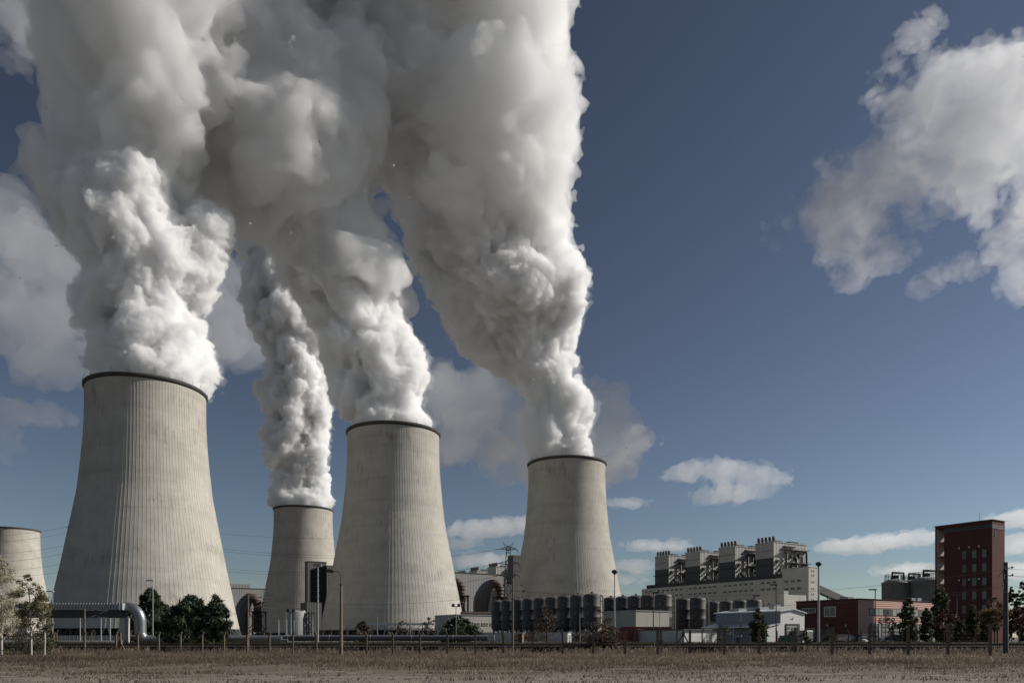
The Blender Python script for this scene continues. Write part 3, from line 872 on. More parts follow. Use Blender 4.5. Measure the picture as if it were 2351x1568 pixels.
mb = MB(); mb.box(-14.5, -3.25, -0.4, -.1, 0, e0 - 2.3); mb.build('lean_to_back', SHEETG, t)
mb = MB()
for x in (-14.4, -10.8, -7.2, -3.4): mb.box(x - .1, x + .1, -3.5, -3.3, 0, l0 - .5)
mb.build('post', GALV, t)
dw = MB(); dw.box(-.3, .03, 1.6, 4.4, 0, 3.0); door = dw.build('roller_door', plain('door_glazing', (0.16, 0.17, 0.18), 0.3), t)
fr = MB()
for z in (.7, 1.4, 2.1, 2.8): fr.box(.02, .07, 1.6, 4.4, z - .05, z + .05)
for y in (1.6, 2.5, 3.4, 4.4): fr.box(.02, .06, y - .05, y + .05, 0, 3.0)
fr.build('glazing_bars', SHEETW, door)
fr = MB(); fr.box(-.1, .12, 1.3, 1.6, 0, 3.3); fr.box(-.1, .12, 4.4, 5.0, 0, 3.3); fr.box(-.1, .12, 1.6, 4.4, 3.0, 3.3); fr.build('door_frame', IRON, t)
# the black bird painted on the gable: body, raised wings, tail
bird = [(2.3, 3.95), (2.55, 4.08), (2.8, 4.1), (3.0, 4.22), (3.3, 4.42), (3.62, 4.45), (3.4, 4.3), (3.25, 4.12), (3.12, 4.05), (3.2, 3.9), (3.0, 3.98), (2.75, 3.98), (2.5, 4.0)]
mb = MB(); mb.prism(bird, 'x', 0.01, 0.03); mb.build('bird_emblem', IRON, t)

# ---- white low shed before the embankment
t = thing('white_shed', 'long low white-walled flat-roofed hut close behind the railway', 'shed', (X(1570, 113), 113, G0), GRID)
hh = Z(1446, 113) - G0
mb = MB(); mb.box(-11.5, 0, 0, 7.3, 0, hh); mb.build('walls', WHITE, t)
mb = MB(); mb.box(-11.8, .25, -.25, 7.6, hh, hh + .18); mb.build('roof', weathered('tar_roof', (0.12, 0.12, 0.12), .9, .8, 1), t)

# ---- red fire station and its training tower
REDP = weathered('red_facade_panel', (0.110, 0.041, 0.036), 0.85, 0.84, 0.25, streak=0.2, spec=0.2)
REDB = weathered('glare_pale_banded_red', (0.62, 0.37, 0.30), 0.36, 0.92, 0.25, ribs=('z', 0.4, 0.018))  # sun glare painted in: base colour far paler than the other red walls
DKRED = plain('dark_red_panel', (0.05, 0.012, 0.014), 0.6)
ANTH = plain('anthracite_band', (0.045, 0.048, 0.052), 0.6)
GLZ = plain('facade_glass', (0.085, 0.09, 0.09), 0.2)
BLIND = weathered('pale_blind_glass', (0.40, 0.42, 0.38), 0.35, 0.8, 0.9)
t = thing('fire_station', 'low red flat-roofed building with a window ribbon and garage doors, left of the red tower', 'building', (67.6, 146, G0), GRID)
hh = Z(1374.5, 146) - G0
mb = MB(); mb.box(-14.2, 0, 0, 34, 0, hh); mb.build('walls', REDP, t)
mb = MB(); mb.box(0.0, 0.12, 0.05, 34, 0.0, hh - .15); mb.build('sunlit_cladding', REDB, t)  # carries the painted glare on the sunward face
mb = MB(); mb.box(-14.35, .25, -.12, 34.2, hh, hh + .14); mb.build('roof_edge', REDP, t)
pz = lambda py: Z(py, 150) - G0
mb = MB(); mb.box(.05, .16, 3.4, 27, hh - 3.2, hh - 1.75); rib = mb.build('window', ANTH, t)
rgw = np.random.default_rng(5)
for k in range(15):
    y0 = 3.55 + k * 1.56
    mb = MB(); mb.box(.1, .2, y0, y0 + 1.4, hh - 3.1, hh - 1.85)
    mb.build('pane', BLIND if k in (0, 1, 2, 5, 6, 8, 9, 10, 12, 13) else GLZ, rib)
g = MB(); g.box(.05, .15, 0, 3.6, 0, 3.7); gd = g.build('garage_door', ANTH, t)
g = MB()
for z in (.55, 1.5, 2.45, 3.3): g.box(.12, .2, .25, 2.5, z - .32, z + .32)
g.build('panel', plain('door_panel', (0.25, 0.26, 0.26), 0.4), gd)
g = MB(); g.box(.1, .3, 2.75, 3.35, 0, 3.7); g.build('pier', plain('grey_pier', (0.34, 0.34, 0.34), 0.8), gd)
for k in range(7):
    c = gd if k == 0 else dup(gd, parent=t)
    c.location = (0.08, 3.6 + k * 3.7, 0)
win_copies(t, [(-12.0 + 1.0, hh - 1.95)], (3.0, .85), 'y', GLASS_DARK)
win_copies(t, [(-6.1, hh - 2.3)], (2.3, 1.7), 'y', GLZ)
win_copies(t, [(-11.3, 2.35)], (3.2, .75), 'y', GLASS_DARK)
mb = MB(); mb.box(-7.2, -5.0, -.12, .1, 0, 2.7); mb.build('entrance_door', GLASS_DARK, t)
mb = MB(); mb.box(-6.7, -5.9, -.9, -.1, 3.4, 3.5); mb.box(-6.45, -6.15, -.5, -.1, 3.1, 3.4); mb.box(-2.6, -2.3, -.3, -.05, 3.0, 3.5); mb.build('wall_lamp', GALV, t)
mb = MB(); mb.box(-6, -4.2, 3, 5, hh + .1, hh + .75); mb.box(-3, -2, 22, 23.5, hh + .1, hh + .9); mb.box(-4, -2.4, 25, 26.5, hh + .1, hh + 1.0); mb.build('roof_vent', GALV, t)

t = thing('training_tower', 'tall dark red tower with an open stair shaft and three window strips', 'tower', (X(2278, 140), 140, G0), GRID)
H = Z(1193, 140) - G0
La, Wb = 10.6, 4.7
xs0 = -La
mb = MB()
mb.box(-La + 1.75, 0, 0, Wb, 0, H)                      # main shaft
mb.box(-La, -La + .32, 0, Wb, 0, H)                     # outer fin of the stair shaft
mb.box(-La + .32, -La + 1.75, 0, Wb, H - .55, H)        # head
mb.build('walls', REDP, t)
mb = MB(); mb.box(-La + 1.76, -La + 1.80, 0, 0.01, 0, 1)
fl = [H - .55 - 2.75 * (i + 1) for i in range(7)]
for z in fl:
    mb = MB(); mb.box(-La + .36, -La + 1.75, 0.05, Wb - .05, z, z + .18); ld = mb.build('landing', plain('landing_concrete', (0.30, 0.27, 0.25), .8), t)
    mb = MB()
    for i in range(12): mb.box(-La + .36 + i * .118, -La + .385 + i * .118, 0.06, 0.09, z + .18, z + 1.15)
    mb.box(-La + .32, -La + 1.75, 0.05, 0.1, z + 1.1, z + 1.16)
    mb.build('railing', GALV, ld)
mb = MB(); mb.box(-La + .31, -La + .35, .03, Wb - .03, 1, H - .58); mb.build('shaft_lining', weathered('pale_pink_render', (0.82, 0.66, 0.58), .85, .9, .5), t)
mb = MB(); mb.box(-La + 1.75, 0.02, -.05, 0.05, H - 1.45, H - .72); mb.box(.0, .05, -.05, Wb, H - 1.6, H - .8); mb.build('dark_band', ANTH, t)
mb = MB(); mb.box(-.4, .16, -.16, Wb + .1, H, H + .12); mb.box(-La - .1, -.4, -.16, Wb + .1, H, H + .12); mb.build('coping', REDP, t)
for j, x in enumerate((-5.0, -3.15, -1.35)):
    mb = MB(); mb.box(x - .42, x + .42, -.04, .3, .4, H - 5.2); st = mb.build('window_strip', DKRED, t)
    for i in range(7):
        z = H - 5.3 - 2.62 * i
        if z - 1.5 < .5: continue
        mb = MB(); mb.box(x - .38, x + .38, -.07, -.02, z - 1.55, z - .1)
        if j == 0:
            mb.bar((x - .36, -.1, z - .3), (x + .36, -.1, z - .9), .08); mb.bar((x - .36, -.1, z - .9), (x + .36, -.1, z - 1.4), .08)
        mb.build('pane', GLZ if j else weathered('lattice_glass', (0.16, .13, .12), .4, .5, 3), st)
    for z in (H - 4.9, H - 11.1):
        mb = MB(); mb.box(x - 1.0, x - .66, -.35, 0, z, z + .35); mb.build('floodlight', GALV, t)
mb = MB(); mb.box(0, .06, .75, 1.05, H - 3.1, H - 1.85); mb.build('slit_window', GLASS_DARK, t)
mb = MB(); mb.tube([(-3.2, 2, H), (-3.2, 2, H + 1.9)], .025, 5); mb.build('aerial', IRON, t)

# ---- grey silos behind the fire station
SILO = weathered('ring_cast_concrete', (0.27, 0.265, 0.25), 0.85, 0.75, 0.3, streak=0.4, ribs=('z', 1.0, 0.03))
def make_silo(label, r, h):
    t = thing('silo', label, 'silo', group='grey silos behind the red buildings')
    mb = MB(); mb.lathe([(r, 0), (r, h), (r + .15, h), (r + .15, h + .35), (r * .55, h + 1.6), (.1, h + 2.1)], 44); mb.build('drum', SILO, t)
    mb = MB()
    n = 18
    for k in range(n):
        a0, a1 = 2 * math.pi * k / n, 2 * math.pi * (k + 1) / n
        p0 = (r * .75 * math.cos(a0), r * .75 * math.sin(a0)); p1 = (r * .75 * math.cos(a1), r * .75 * math.sin(a1))
        mb.bar((*p0, h + 1), (*p0, h + 3.6), .12)
        for z in (h + 2.9, h + 3.6): mb.bar((*p0, z), (*p1, z), .12)
    mb.build('railing', IRON, t)
    mb = MB(); mb.tube([(-1, 0, h + 1.5), (-1, 0, h + 4.4), (r * .8, 0, h + 4.4), (r * .8, 0, h + .5)], .45, 10); mb.box(-.8, 1.2, -.8, .8, h + 2, h + 3.4); mb.build('filter_pipe', IRON, t)
    return t
dSi = 300
for i, (px, py, d, r) in enumerate(((2054, 1339.5, 300, 4.75), (2092, 1341, 312, 4.6), (2126, 1335, 296, 6.0))):
    s = make_silo(['leftmost grey silo with a pipe loop on top, behind the fire station', 'middle grey silo, half hidden between its two neighbours', 'right, widest grey silo, partly behind the red tower'][i], r, Z(py, d) - G0)
    s.location = (X(px, d), d, G0); s.rotation_euler = (0, 0, .1)
# ------------------------------------------------------------------ fences
POSTC = weathered('weathered_fence_concrete', (0.155, 0.122, 0.093), 0.9, 0.65, 2.0, bump=0.02, bump_scale=12)
WIREM = plain('barbed_wire', (0.06, 0.055, 0.05), 0.6, 0.4)
def fence_post_mesh(h, tip, w=0.19):
    mb = MB()
    mb.bar((0, 0, -0.4), (0, 0, h - 0.32), w, w)
    mb.bar((0, 0, h - 0.36), (tip, 0, h), w * 0.95, w * 0.95)
    return mb
pxs = [0, 60, 122.7, 194, 266, 316, 364, 414, 464, 514, 567, 618, 672, 726, 783, 841, 902, 964, 1027, 1091, 1155, 1223, 1291.5, 1361.6, 1435, 1510, 1584, 1662.5, 1743, 1825, 1910, 1996, 2085, 2176.5, 2273, 2372]
fl_z = lambda px: 92 - (92 - 60) * ((px - 122.7) / F / ((2273 - 122.7) / F)) ** 0.9 if px > 122.7 else 92
t = thing('wire_fence', 'near wire fence on brown concrete posts with bent tips, along this side of the railway', 'fence')
P = []
for px in pxs:
    d = min(fl_z(px), 87.5)
    P.append((X(px, d), d, float(gz(X(px, d), d))))
ptop = {}
for i, (px, p) in enumerate(zip(pxs, P)):
    u = (px - 122) / 2150
    ht = 1451 + (1430 - 1451) * max(min(u, 1), 0) if px < 900 or px > 1300 else 1446 - 5 * (px - 900) / 400
    ht = np.interp(px, [122, 365, 567, 841, 1027, 1291, 1435, 1662, 1910, 2085, 2273], [1451, 1450, 1451, 1450, 1449, 1448, 1446, 1444, 1438, 1434, 1431])
    h = Z(ht, p[1]) - p[2]
    fence_post_mesh(h, 0.17 if px < 700 else -0.2 if px < 1300 else 0.04).build('post', POSTC, t, p)
    ptop[i] = h
for zf in (0.25, 0.5, 0.72, 0.98):
    mb = MB()
    for i in range(len(P) - 1):
        a, b = Vector(P[i]), Vector(P[i + 1])
        mb.tube([a + Vector((0, -.08, ptop[i] * zf)), (a + b) / 2 + Vector((0, -.08, (ptop[i] + ptop[i + 1]) / 2 * zf - .03)), b + Vector((0, -.08, ptop[i + 1] * zf))], 0.006, 3)
    mb.build('wire', WIREM, t)
def braced(px, d, ht, label, spread=1.1, top=1.35, r=.15):
    x = X(px, d); g = float(gz(x, d)); h = Z(ht, d) - g
    t = thing('strainer_post', label, 'fence post', (x, d, g), group='braced strainer posts')
    mb = MB(); mb.bar((0, 0, -.4), (0, 0, h), r, r); mb.build('post', POSTC, t)
    for s in (-1, 1):
        mb = MB(); mb.bar((s * spread, 0, -.2), (0.05 * s, 0, top), r * .85, r * .85); mb.build('brace', POSTC, t)
    mb = MB(); mb.box(-r * 1.1, r * 1.1, -r * 1.1, r * 1.1, top - .08, top + .3); mb.build('clamp', POSTC, t)
braced(1517, 84, 1441, 'big braced dark strainer post before the white hut', 1.45, 1.35, .2)
braced(1568.5, 97.5, 1446, 'smaller braced dark strainer post against the middle of the white hut', .95, 1.35, .17)
braced(276, 85, 1452, 'braced strainer post left of the silver pipe elbow', .9, 1.3, .17)
braced(783, 83, 1445, 'braced strainer post right behind the street lamp with the curved arm', 1.35, 1.45, .12)

t = thing('wire_fence', 'far wire fence with bent concrete posts beyond the railway, along the plant yard', 'fence')
Pf = []
for px in [-10, 40, 130, 210, 300, 400, 500, 606, 700, 741.5, 760, 798, 890, 912, 950, 1000, 1040, 1105, 1134, 1190, 1255, 1310, 1370, 1400, 1458, 1508, 1554, 1612, 1647, 1730, 1784, 1820, 1852, 1888, 1916, 1948, 1977, 2005, 2017, 2045, 2072, 2104, 2138, 2182, 2240, 2290, 2340]:
    d = 100 if 1430 < px < 1660 else 112
    Pf.append((px, X(px, d), d))
for i, (px, x, d) in enumerate(Pf):
    ht = 1446 if px < 1200 else 1443 if px < 1850 else 1443
    fence_post_mesh(Z(ht, d) - G0 + .02, 0.22 if px < 1660 else -0.22, 0.15).build('post', POSTC, t, (x, d, G0 - .05))
mb = MB()
for zf in (.5, 1.0, 1.5, 1.85):
    for a, b in zip(Pf[:-1], Pf[1:]):
        mb.tube([(a[1], a[2], G0 + zf), (b[1], b[2], G0 + zf)], 0.006, 3)
mb.build('wire', WIREM, t)

# ------------------------------------------------------------------ lamps and masts
LAMPG = weathered('lamp_post_paint', (0.20, 0.20, 0.20), 0.55, 0.8, 1.0, metal=0.2)
LAMPL = weathered('zinc_lamp_post', (0.42, 0.43, 0.44), 0.5, 0.85, 1.0, metal=0.3)
DARKL = plain('dark_lamp_head', (0.035, 0.035, 0.037), 0.45)
LENS = plain('lamp_lens', (0.25, 0.25, 0.24), 0.3)
# concrete street lamp in the foreground
d = 70; x = X(783, d); g = float(gz(x, d))
t = thing('street_lamp', 'old concrete street lamp with a curved arm pointing left, nearest lamp in the middle left', 'street lamp', (x, d, g))
zt = Z(1342, d) - g
mb = MB(); mb.tube([(0, 0, -.3), (0, 0, zt)], [.19, .115], 14); mb.build('post', weathered('lamp_concrete', (0.20, 0.155, 0.115), 0.9, .75, 1.5, streak=.3), t)
ze = Z(1308, d) - g
mb = MB(); mb.tube([(0, 0, zt - .1), (0, 0, zt + .75), (-.06, 0, zt + 1.0), (-.22, 0, zt + 1.2), (-.62, 0, ze - .12), (-.75, 0, ze - .1)], .045, 8); mb.tube([(0, 0, zt - .05), (0, 0, zt + .08)], .15, 12); mb.build('arm', IRON, t)
mb = MB(); mb.prism([(-.72, ze - .28), (-.68, ze - .06), (-1.02, ze + .06), (-1.42, ze + .06), (-1.46, ze - .2), (-1.1, ze - .24)], 'y', -.15, .15); mb.build('lamp_head', DARKL, t)

def lamp(px, d, ht, head, label, m=LAMPG, r=.09, grp='yard lamps of the power station'):
    x = X(px, d); g = G0
    h = Z(ht, d) - g
    t = thing('yard_lamp', label, 'lamp', (x, d, g), group=grp)
    mb = MB(); mb.tube([(0, 0, -.1), (0, 0, h)], [r * 1.2, r * .75], 10)
    if head == 'ladder':
        for i in range(14): mb.box(-.28, .28, -.03, .03, .8 + i * h / 15, .84 + i * h / 15)
    mb.build('post', m, t)
    hb = MB()
    if head == 'flat_left': hb.box(-.95, .15, -.2, .2, h - .02, h + .16)
    elif head == 'flat_right': hb.box(-.15, .95, -.2, .2, h - .02, h + .16)
    elif head == 'flood':
        hb.box(-.6, .6, -.05, .05, h - .05, h + .05); hb.box(-.62, -.2, -.22, .15, h + .02, h + .42); hb.box(.2, .62, -.22, .15, h + .02, h + .42)
    elif head == 'mushroom': hb.lathe([(.12, h - .55), (.46, h - .2), (.52, h), (.46, h + .12), (.1, h + .28)], 16, cap0=True, cap1=True)
    elif head == 'ladder': hb.box(-.62, .5, -.3, .3, h - .02, h + .26)
    elif head == 'ball': hb.lathe([(.02, h - .1), (.16, h), (.2, h + .16), (.14, h + .3), (.02, h + .36)], 12)
    elif head == 'bare': hb.lathe([(.08, h), (.1, h + .1), (.02, h + .14)], 8)
    hb.build('lamp_head', LENS if head in ('ladder', 'ball') else (LAMPL if head.startswith('flat') and m is LAMPL else DARKL), t)
    return t
lamp(1411, 122, 1311, 'mushroom', 'tall lamp with a mushroom head beside the right-hand smoking tower', LAMPL, .11)
lamp(1879.5, 122, 1293, 'mushroom', 'tallest grey lamp with a mushroom head before the dark red wall', LAMPL, .17)
lamp(730, 108, 1299, 'ladder', 'lamp mast with step irons and a flat head before the dark lift building', LAMPL, .10)
lamp(351, 112, 1333, 'flat_left', 'slim lamp with a flat head before the nearest tower, at the left pine', LAMPL, .07)
lamp(121, 118, 1358, 'flat_left', 'lamp with a flat head above the left end of the pipe bridge', LAMPL, .07)
lamp(668, 118, 1404, 'flood', 'short double floodlight before the small far tower', LAMPL, .07)
lamp(1047, 112, 1392, 'flood', 'double floodlight by the corner of the pale workshop', LAMPG, .07)
lamp(1331, 116, 1398, 'flat_right', 'short lamp in front of the rightmost tank of the long row', LAMPG, .08)
lamp(1500, 120, 1361, 'flat_right', 'dark lamp before the flat beige building', IRON, .09)
lamp(1514.5, 124, 1399, 'bare', 'thin short pole at the sunlit wall of the flat beige building', LAMPG, .05)
lamp(1782, 118, 1343, 'flat_left', 'dark lamp before the gable of the white metal shed', IRON, .09)
lamp(1731, 124, 1368, 'flat_right', 'dark lamp behind the columnar tree at the white metal shed', IRON, .07)
lamp(2009.5, 116, 1354, 'flat_left', 'dark lamp before the window ribbon of the fire station', IRON, .09)
lamp(2197, 124, 1369, 'flood', 'thin lamp with a double head before the red tower', LAMPG, .06)
for px, ht, w in ((866, 1421, 'left'), (942, 1417, 'middle'), (1030, 1413, 'right')):
    lamp(px, 240, ht, 'ball', 'slim pole lamp before the foot of the middle tower, %s of three there' % w, LAMPG, .16)
for px, ht, w in ((640, 1422, 'leftmost'), (658, 1422, 'second from the left'), (675, 1423, 'second from the right'), (685, 1422, 'rightmost'), (718, 1416, 'lone one right of them,')):
    lamp(px, 200, ht, 'bare', 'short white pole before the small far tower, %s' % w, LAMPL, .13, grp='white marker poles')
for px, ht, w in ((184, 1416, 'left'), (232, 1411, 'middle'), (253, 1413, 'right')):
    lamp(px, 200, ht, 'ball', 'pale pole lamp seen under the pipe bridge, %s of three there' % w, LAMPL, .12)
lamp(785 - 3, 190, 1410, 'ball', 'small ball lamp beside the bare bush at the middle tower', LAMPG, .1)
lamp(1700, 108, 1409, 'bare', 'short grey pole with a sign head by the open side of the metal shed', LAMPG, .09)

INSUL = plain('brown_insulator', (0.05, 0.03, 0.025), 0.3)
def mast(px, d, ht, label, arm, r=0.13, rod=None):
    x = X(px, d); g = float(gz(x, d))
    t = thing('catenary_mast', label, 'catenary mast', (x, d, g), group='railway catenary masts')
    h = Z(ht, d) - g
    mb = MB(); mb.tube([(0, 0, -.3), (0, 0, h)], [r * 1.15, r * .8], 12); mb.build('post', POSTC if r < .2 else weathered('mast_concrete', (0.075, 0.075, 0.07), .85, .7, .8, streak=.3, streak_col=(.14, .13, .12)), t)
    if arm:
        (zx_, z0, z1) = arm
        z0 = Z(z0, d) - g; z1 = Z(z1, d) - g; xe = zx_ / F * d
        b = MB()
        b.tube([(0, 0, z0), (xe, 0, z1)], .035, 8); b.tube([(0, 0, z1 + .02), (xe, 0, z1)], .018, 6); b.tube([(xe * .35, 0, z0 + (z1 - z0) * .35), (xe * 1.02, 0, z0 + (z1 - z0) * .18)], .022, 6)
        br = b.build('bracket', LAMPL, t)
        i = MB()
        p0 = Vector((xe * .55, 0, z0 + (z1 - z0) * .55)); dr = Vector((xe, 0, z1 - z0)).normalized()
        i.tube([p0 + dr * (k * .05) for k in range(9)], [.05 if k % 2 else .085 for k in range(9)], 8)
        i.tube([Vector((xe * .45, 0, z1 + .01)) + Vector((k * .05, 0, 0)) for k in range(7)], [.04 if k % 2 else .07 for k in range(7)], 8)
        i.tube([Vector((xe * .5, 0, z0 + (z1 - z0) * .30)) + Vector((k * .05, 0, 0)) for k in range(6)], [.035 if k % 2 else .06 for k in range(6)], 8)
        i.build('insulator', INSUL, br)
    return t, Vector((x, d, g)), h
ma = mast(194, 88.5, 1397, 'catenary mast with a slanting bracket before the pipe bridge', (52, 1422, 1401))
mc = mast(569.5, 88.5, 1365, 'catenary mast with a white bracket at the right foot of the nearest tower', (57, 1402, 1371))
mc2 = mast(1177, 88.5, 1327, 'tall catenary mast with a white bracket before the dark tanks', (40, 1379, 1344))
md = mast(2309, 76, 1290.5, 'thick tapering dark concrete mast at the right edge, before the red tower', None, r=.235)
t, p, h = md
b = MB()
for dz, s in ((.62, -1), (1.4, -1)):
    b.bar((0, -.3, h - dz), (0.55, -.35, h - dz + .1), .08)
b.tube([(-.1, -.25, h - .55), (-1.05, -.3, h - 1.55)], .03, 6)
b.tube([(-.45, -.28, h - .75), (-.42, -.3, h - 2.4), (-.3, -.3, h - 3.1)], .025, 6)
br = b.build('bracket', IRON, t)
i = MB()
for px_, pz in ((.42, .55), (-.3, .55), (.45, 1.32), (-.4, 1.5), (-.5, 2.4)):
    i.tube([(px_, -.34, h - pz - .12 + k * .05) for k in range(6)], [.05 if k % 2 else .09 for k in range(6)], 8)
i.build('insulator', INSUL, br)
for z in (.62, 1.35, 3.0, 6.2):
    b = MB(); b.tube([(0, 0, h - z - .03), (0, 0, h - z + .03)], .225, 12); b.build('band', GALV, t)
d0 = 76
for z_off, lab in ((0.7, 'topmost wire leaving the thick dark mast to the right'), (1.4, 'middle wire leaving the thick dark mast to the right'), (2.45, 'lowest wire leaving the thick dark mast to the right')):
    wire([p + Vector((0, -.2, h - z_off)), p + Vector((38, -6, h - z_off - .5))], lab, 'wires right of the thick dark mast', r=.018, sag=.5, ins=False)
for z_off, lab in ((0.7, 'upper wire leaving the thick dark mast to the left'), (2.45, 'lower wire leaving the thick dark mast to the left')):
    wire([p + Vector((0, -.2, h - z_off)), Vector((mc2[1].x + .1, 88.3, mc2[2] + mc2[1].z - 1.2 - z_off * .4))], lab, 'wires between the masts', r=.016, sag=1.6, ins=False)
for (a, b_, lab) in ((mc2, mc, 'catenary wire between the tall mast at the tanks and the mast at the nearest tower'), (mc, ma, 'catenary wire from the mast at the nearest tower to the mast at the pipe bridge')):
    za = a[1].z + a[2] - 1.2; zb = b_[1].z + b_[2] - .4
    wire([Vector((a[1].x + 2, 89.6, za)), Vector((b_[1].x + 2.6, 89.6, zb))], lab, 'wires between the masts', r=.014, sag=1.2, ins=False)

# ------------------------------------------------------------------ pipe bridge and heating pipes at the left
JACKET = weathered('silver_pipe_jacket', (0.25, 0.258, 0.27), 0.42, 0.85, 0.8, metal=0.75)
FASC = weathered('corrugated_grey_fascia', (0.36, 0.37, 0.38), 0.5, 0.9, 0.4)
dB = 104
xe = X(281, dB)
t = thing('pipe_bridge', 'long covered pipe bridge with a ribbed grey fascia, at the far left', 'pipe bridge', (xe, dB, G0))
zt, zb, zk = Z(1384, dB) - G0, Z(1399.5, dB) - G0, Z(1417, dB) - G0
mb = MB(); mb.box(-30, 0, 0, .12, zb, zt); mb.box(-30, 0, .12, 3.0, zt - .12, zt - .02); mb.box(-.1, 0, .12, 3.0, zb, zt - .12); mb.build('fascia', FASC, t)
mb = MB()
for k in range(72): mb.box(-30 + k * .415, -30 + k * .415 + .17, -.11, 0, zb, zt)
mb.build('fascia_ribs', FASC, t)
mb = MB(); mb.box(-30, -.3, .5, 2.6, zk, zk + .25); mb.box(-30, -.3, .5, .7, zk + .25, zb + .1); mb.box(-30, -.1, 2.5, 2.6, zk, zb); mb.build('girder', IRON, t)
mb = MB(); mb.tube([(-30, 1.4, zk + .9), (-.2, 1.4, zk + .9)], .45, 14); mb.build('inner_pipe', JACKET, t)
for x in (-.45, -15, -24):
    mb = MB(); mb.box(x - .35, x + .35, .8, 2.2, -.1, zk); mb.build('pillar', CONC, t)
t = thing('heating_pipe', 'silver insulated pipe bending down from the pipe bridge and running along the ground', 'pipe', (xe, dB + 1.4, G0), group='silver heating pipes')
r = .78
zc = Z(1393, dB) - G0
xd = X(311, dB) - xe
pts = [(-.3, 0, zc), (xd - 2.0, 0, zc)]
for k in range(1, 9):
    a = k / 8 * math.pi / 2
    pts.append((xd - 2.0 + 2.0 * math.sin(a), 0, zc - 2.0 + 2.0 * math.cos(a)))
pts.append((xd, 0, 1.6))
for k in range(1, 8):
    a = k / 7 * math.pi / 2
    pts.append((xd + 1.1 - 1.1 * math.cos(a), 0, 1.6 - 1.0 * math.sin(a)))
pts.append((X(640, dB) - xe, 0, .6))
mb = MB(); mb.tube(pts[:12], r, 22); mb.tube(pts[11:19], [r] * 4 + [r * .9, r * .8, r * .7, r * .65], 22); mb.build('elbow', JACKET, t)
mb = MB(); mb.tube(pts[18:], r * .64, 18); mb.build('ground_run', weathered('dull_pipe_jacket', (0.10, 0.105, 0.115), .85, .85, .5, spec=.2), t)
for a in (1, 6, 10):
    mb = MB(); v = Vector(pts[a]); w_ = (Vector(pts[a + 1]) - v).normalized(); mb.tube([v, v + w_ * .12], r * 1.04, 22); mb.build('band', JACKET, t)
DULL = weathered('grey_pipe_jacket', (0.10, 0.105, 0.115), .85, .85, .5, spec=.2)
for y, z, x0, x1, lab in ((109, .95, X(300, 109), X(1120, 109), 'upper rear grey heating pipe running level across the yard'), (107.2, .42, X(330, 107), X(660, 107), 'lower front grey heating pipe before the pines')):
    t = thing('heating_pipe', lab, 'pipe', (x0, y, G0 - .1), group='silver heating pipes')
    mb = MB(); mb.tube([(0, 0, z), (x1 - x0, 0, z)], .43, 16); mb.build('jacket', DULL, t)
    mb = MB()
    k = 3.0
    while k < x1 - x0: mb.box(k - .12, k + .12, -.4, .4, -.1, z - .3); mb.tube([(k + 2, 0, z), (k + 2.06, 0, z)], .45, 16); k += 6
    mb.build('support', CONC, t)
# gallery with slanting struts at the foot of the middle tower
dC = 285
t = thing('pipe_gallery', 'thin white roofed pipe gallery on slanting struts at the foot of the middle tower', 'pipe bridge', (X(795, dC), dC, G0))
w_ = X(998, dC) - X(795, dC); z0 = Z(1434, dC) - G0
mb = MB(); mb.box(0, w_, 0, 2.5, z0, z0 + .7); mb.build('roof', WHITE, t)
mb = MB()
for k in range(15):
    xx = w_ * k / 14
    mb.bar((xx, 1, z0 - 1.6), (min(xx + 2.0, w_), 0, z0), .16)
mb.box(0, w_, .8, 1.2, z0 - 1.7, z0 - 1.3)
for k in range(8): mb.box(w_ * k / 7 - .15, w_ * k / 7 + .15, .8, 1.2, 0, z0)
mb.build('strut', GALV, t)
# lit strip of low basin wall and yard wall far left
t = thing('low_wall', 'long low pale wall with posts under the pipe bridge', 'wall', (0, 235, G0))
mb = MB(); mb.box(X(118, 235), X(292, 235), 0, .3, 0, 1.5); mb.build('wall', CONC, t)
mb = MB()
for k in range(18): xk = X(128 + 9.5 * k, 233); mb.box(xk - .12, xk + .12, -1.8, -1.6, -.5, 1.4)
mb.build('post', POSTC, t)

# ------------------------------------------------------------------ small yard objects
def cabin(name, label, px, d, w, dep, h, m, cat, extra=None):
    t = thing(name, label, cat, (X(px, d), d, G0 - .03), GRID + .5)
    mb = MB(); mb.box(-w / 2, w / 2, -dep / 2, dep / 2, 0, h); mb.build('body', m, t)
    mb = MB(); mb.box(-w / 2 - .12, w / 2 + .12, -dep / 2 - .12, dep / 2 + .12, h, h + .12); mb.build('roof', GALV, t)
    if extra: extra(t, w, dep, h)
    return t
def open_front(t, w, dep, h):
    mb = MB(); mb.box(-w / 2 - .03, -w / 2 + .02, -dep / 2 + .15, dep / 2 - .15, .15, h - .25); mb.build('door', GLASS_DARK, t)
    mb = MB(); mb.box(w / 2 - .02, w / 2 + .03, -dep / 2 + .25, dep / 2 - .25, .1, h - .3); mb.build('panel', GALV, t)
cabin('hut', 'small white open-sided hut left of the brown-leaved tree before the tanks', 1299, 106, 1.15, 1.15, 1.65, WHITE, 'hut', open_front)
def cab_door(t, w, dep, h):
    mb = MB(); mb.box(-w / 2 + .05, w / 2 - .05, -dep / 2 - .03, -dep / 2 + .01, .15, h - .1); mb.build('door', IRON, t)
cabin('electrical_cabinet', 'rust-orange and dark cabinet right of the tall catenary mast', 1197, 107, .55, .5, 1.55, plain('rust_orange_paint', (0.28, .13, .07), .6), 'cabinet', cab_door)
cabin('electrical_cabinet', 'white cabinet by the open side of the white metal shed', 1695, 113, .7, .55, 1.15, WHITE, 'cabinet', cab_door)
cabin('electrical_cabinet', 'grey cabinet before the foot of the red tower', 2182, 128, .6, .5, 1.5, GALV, 'cabinet', cab_door)

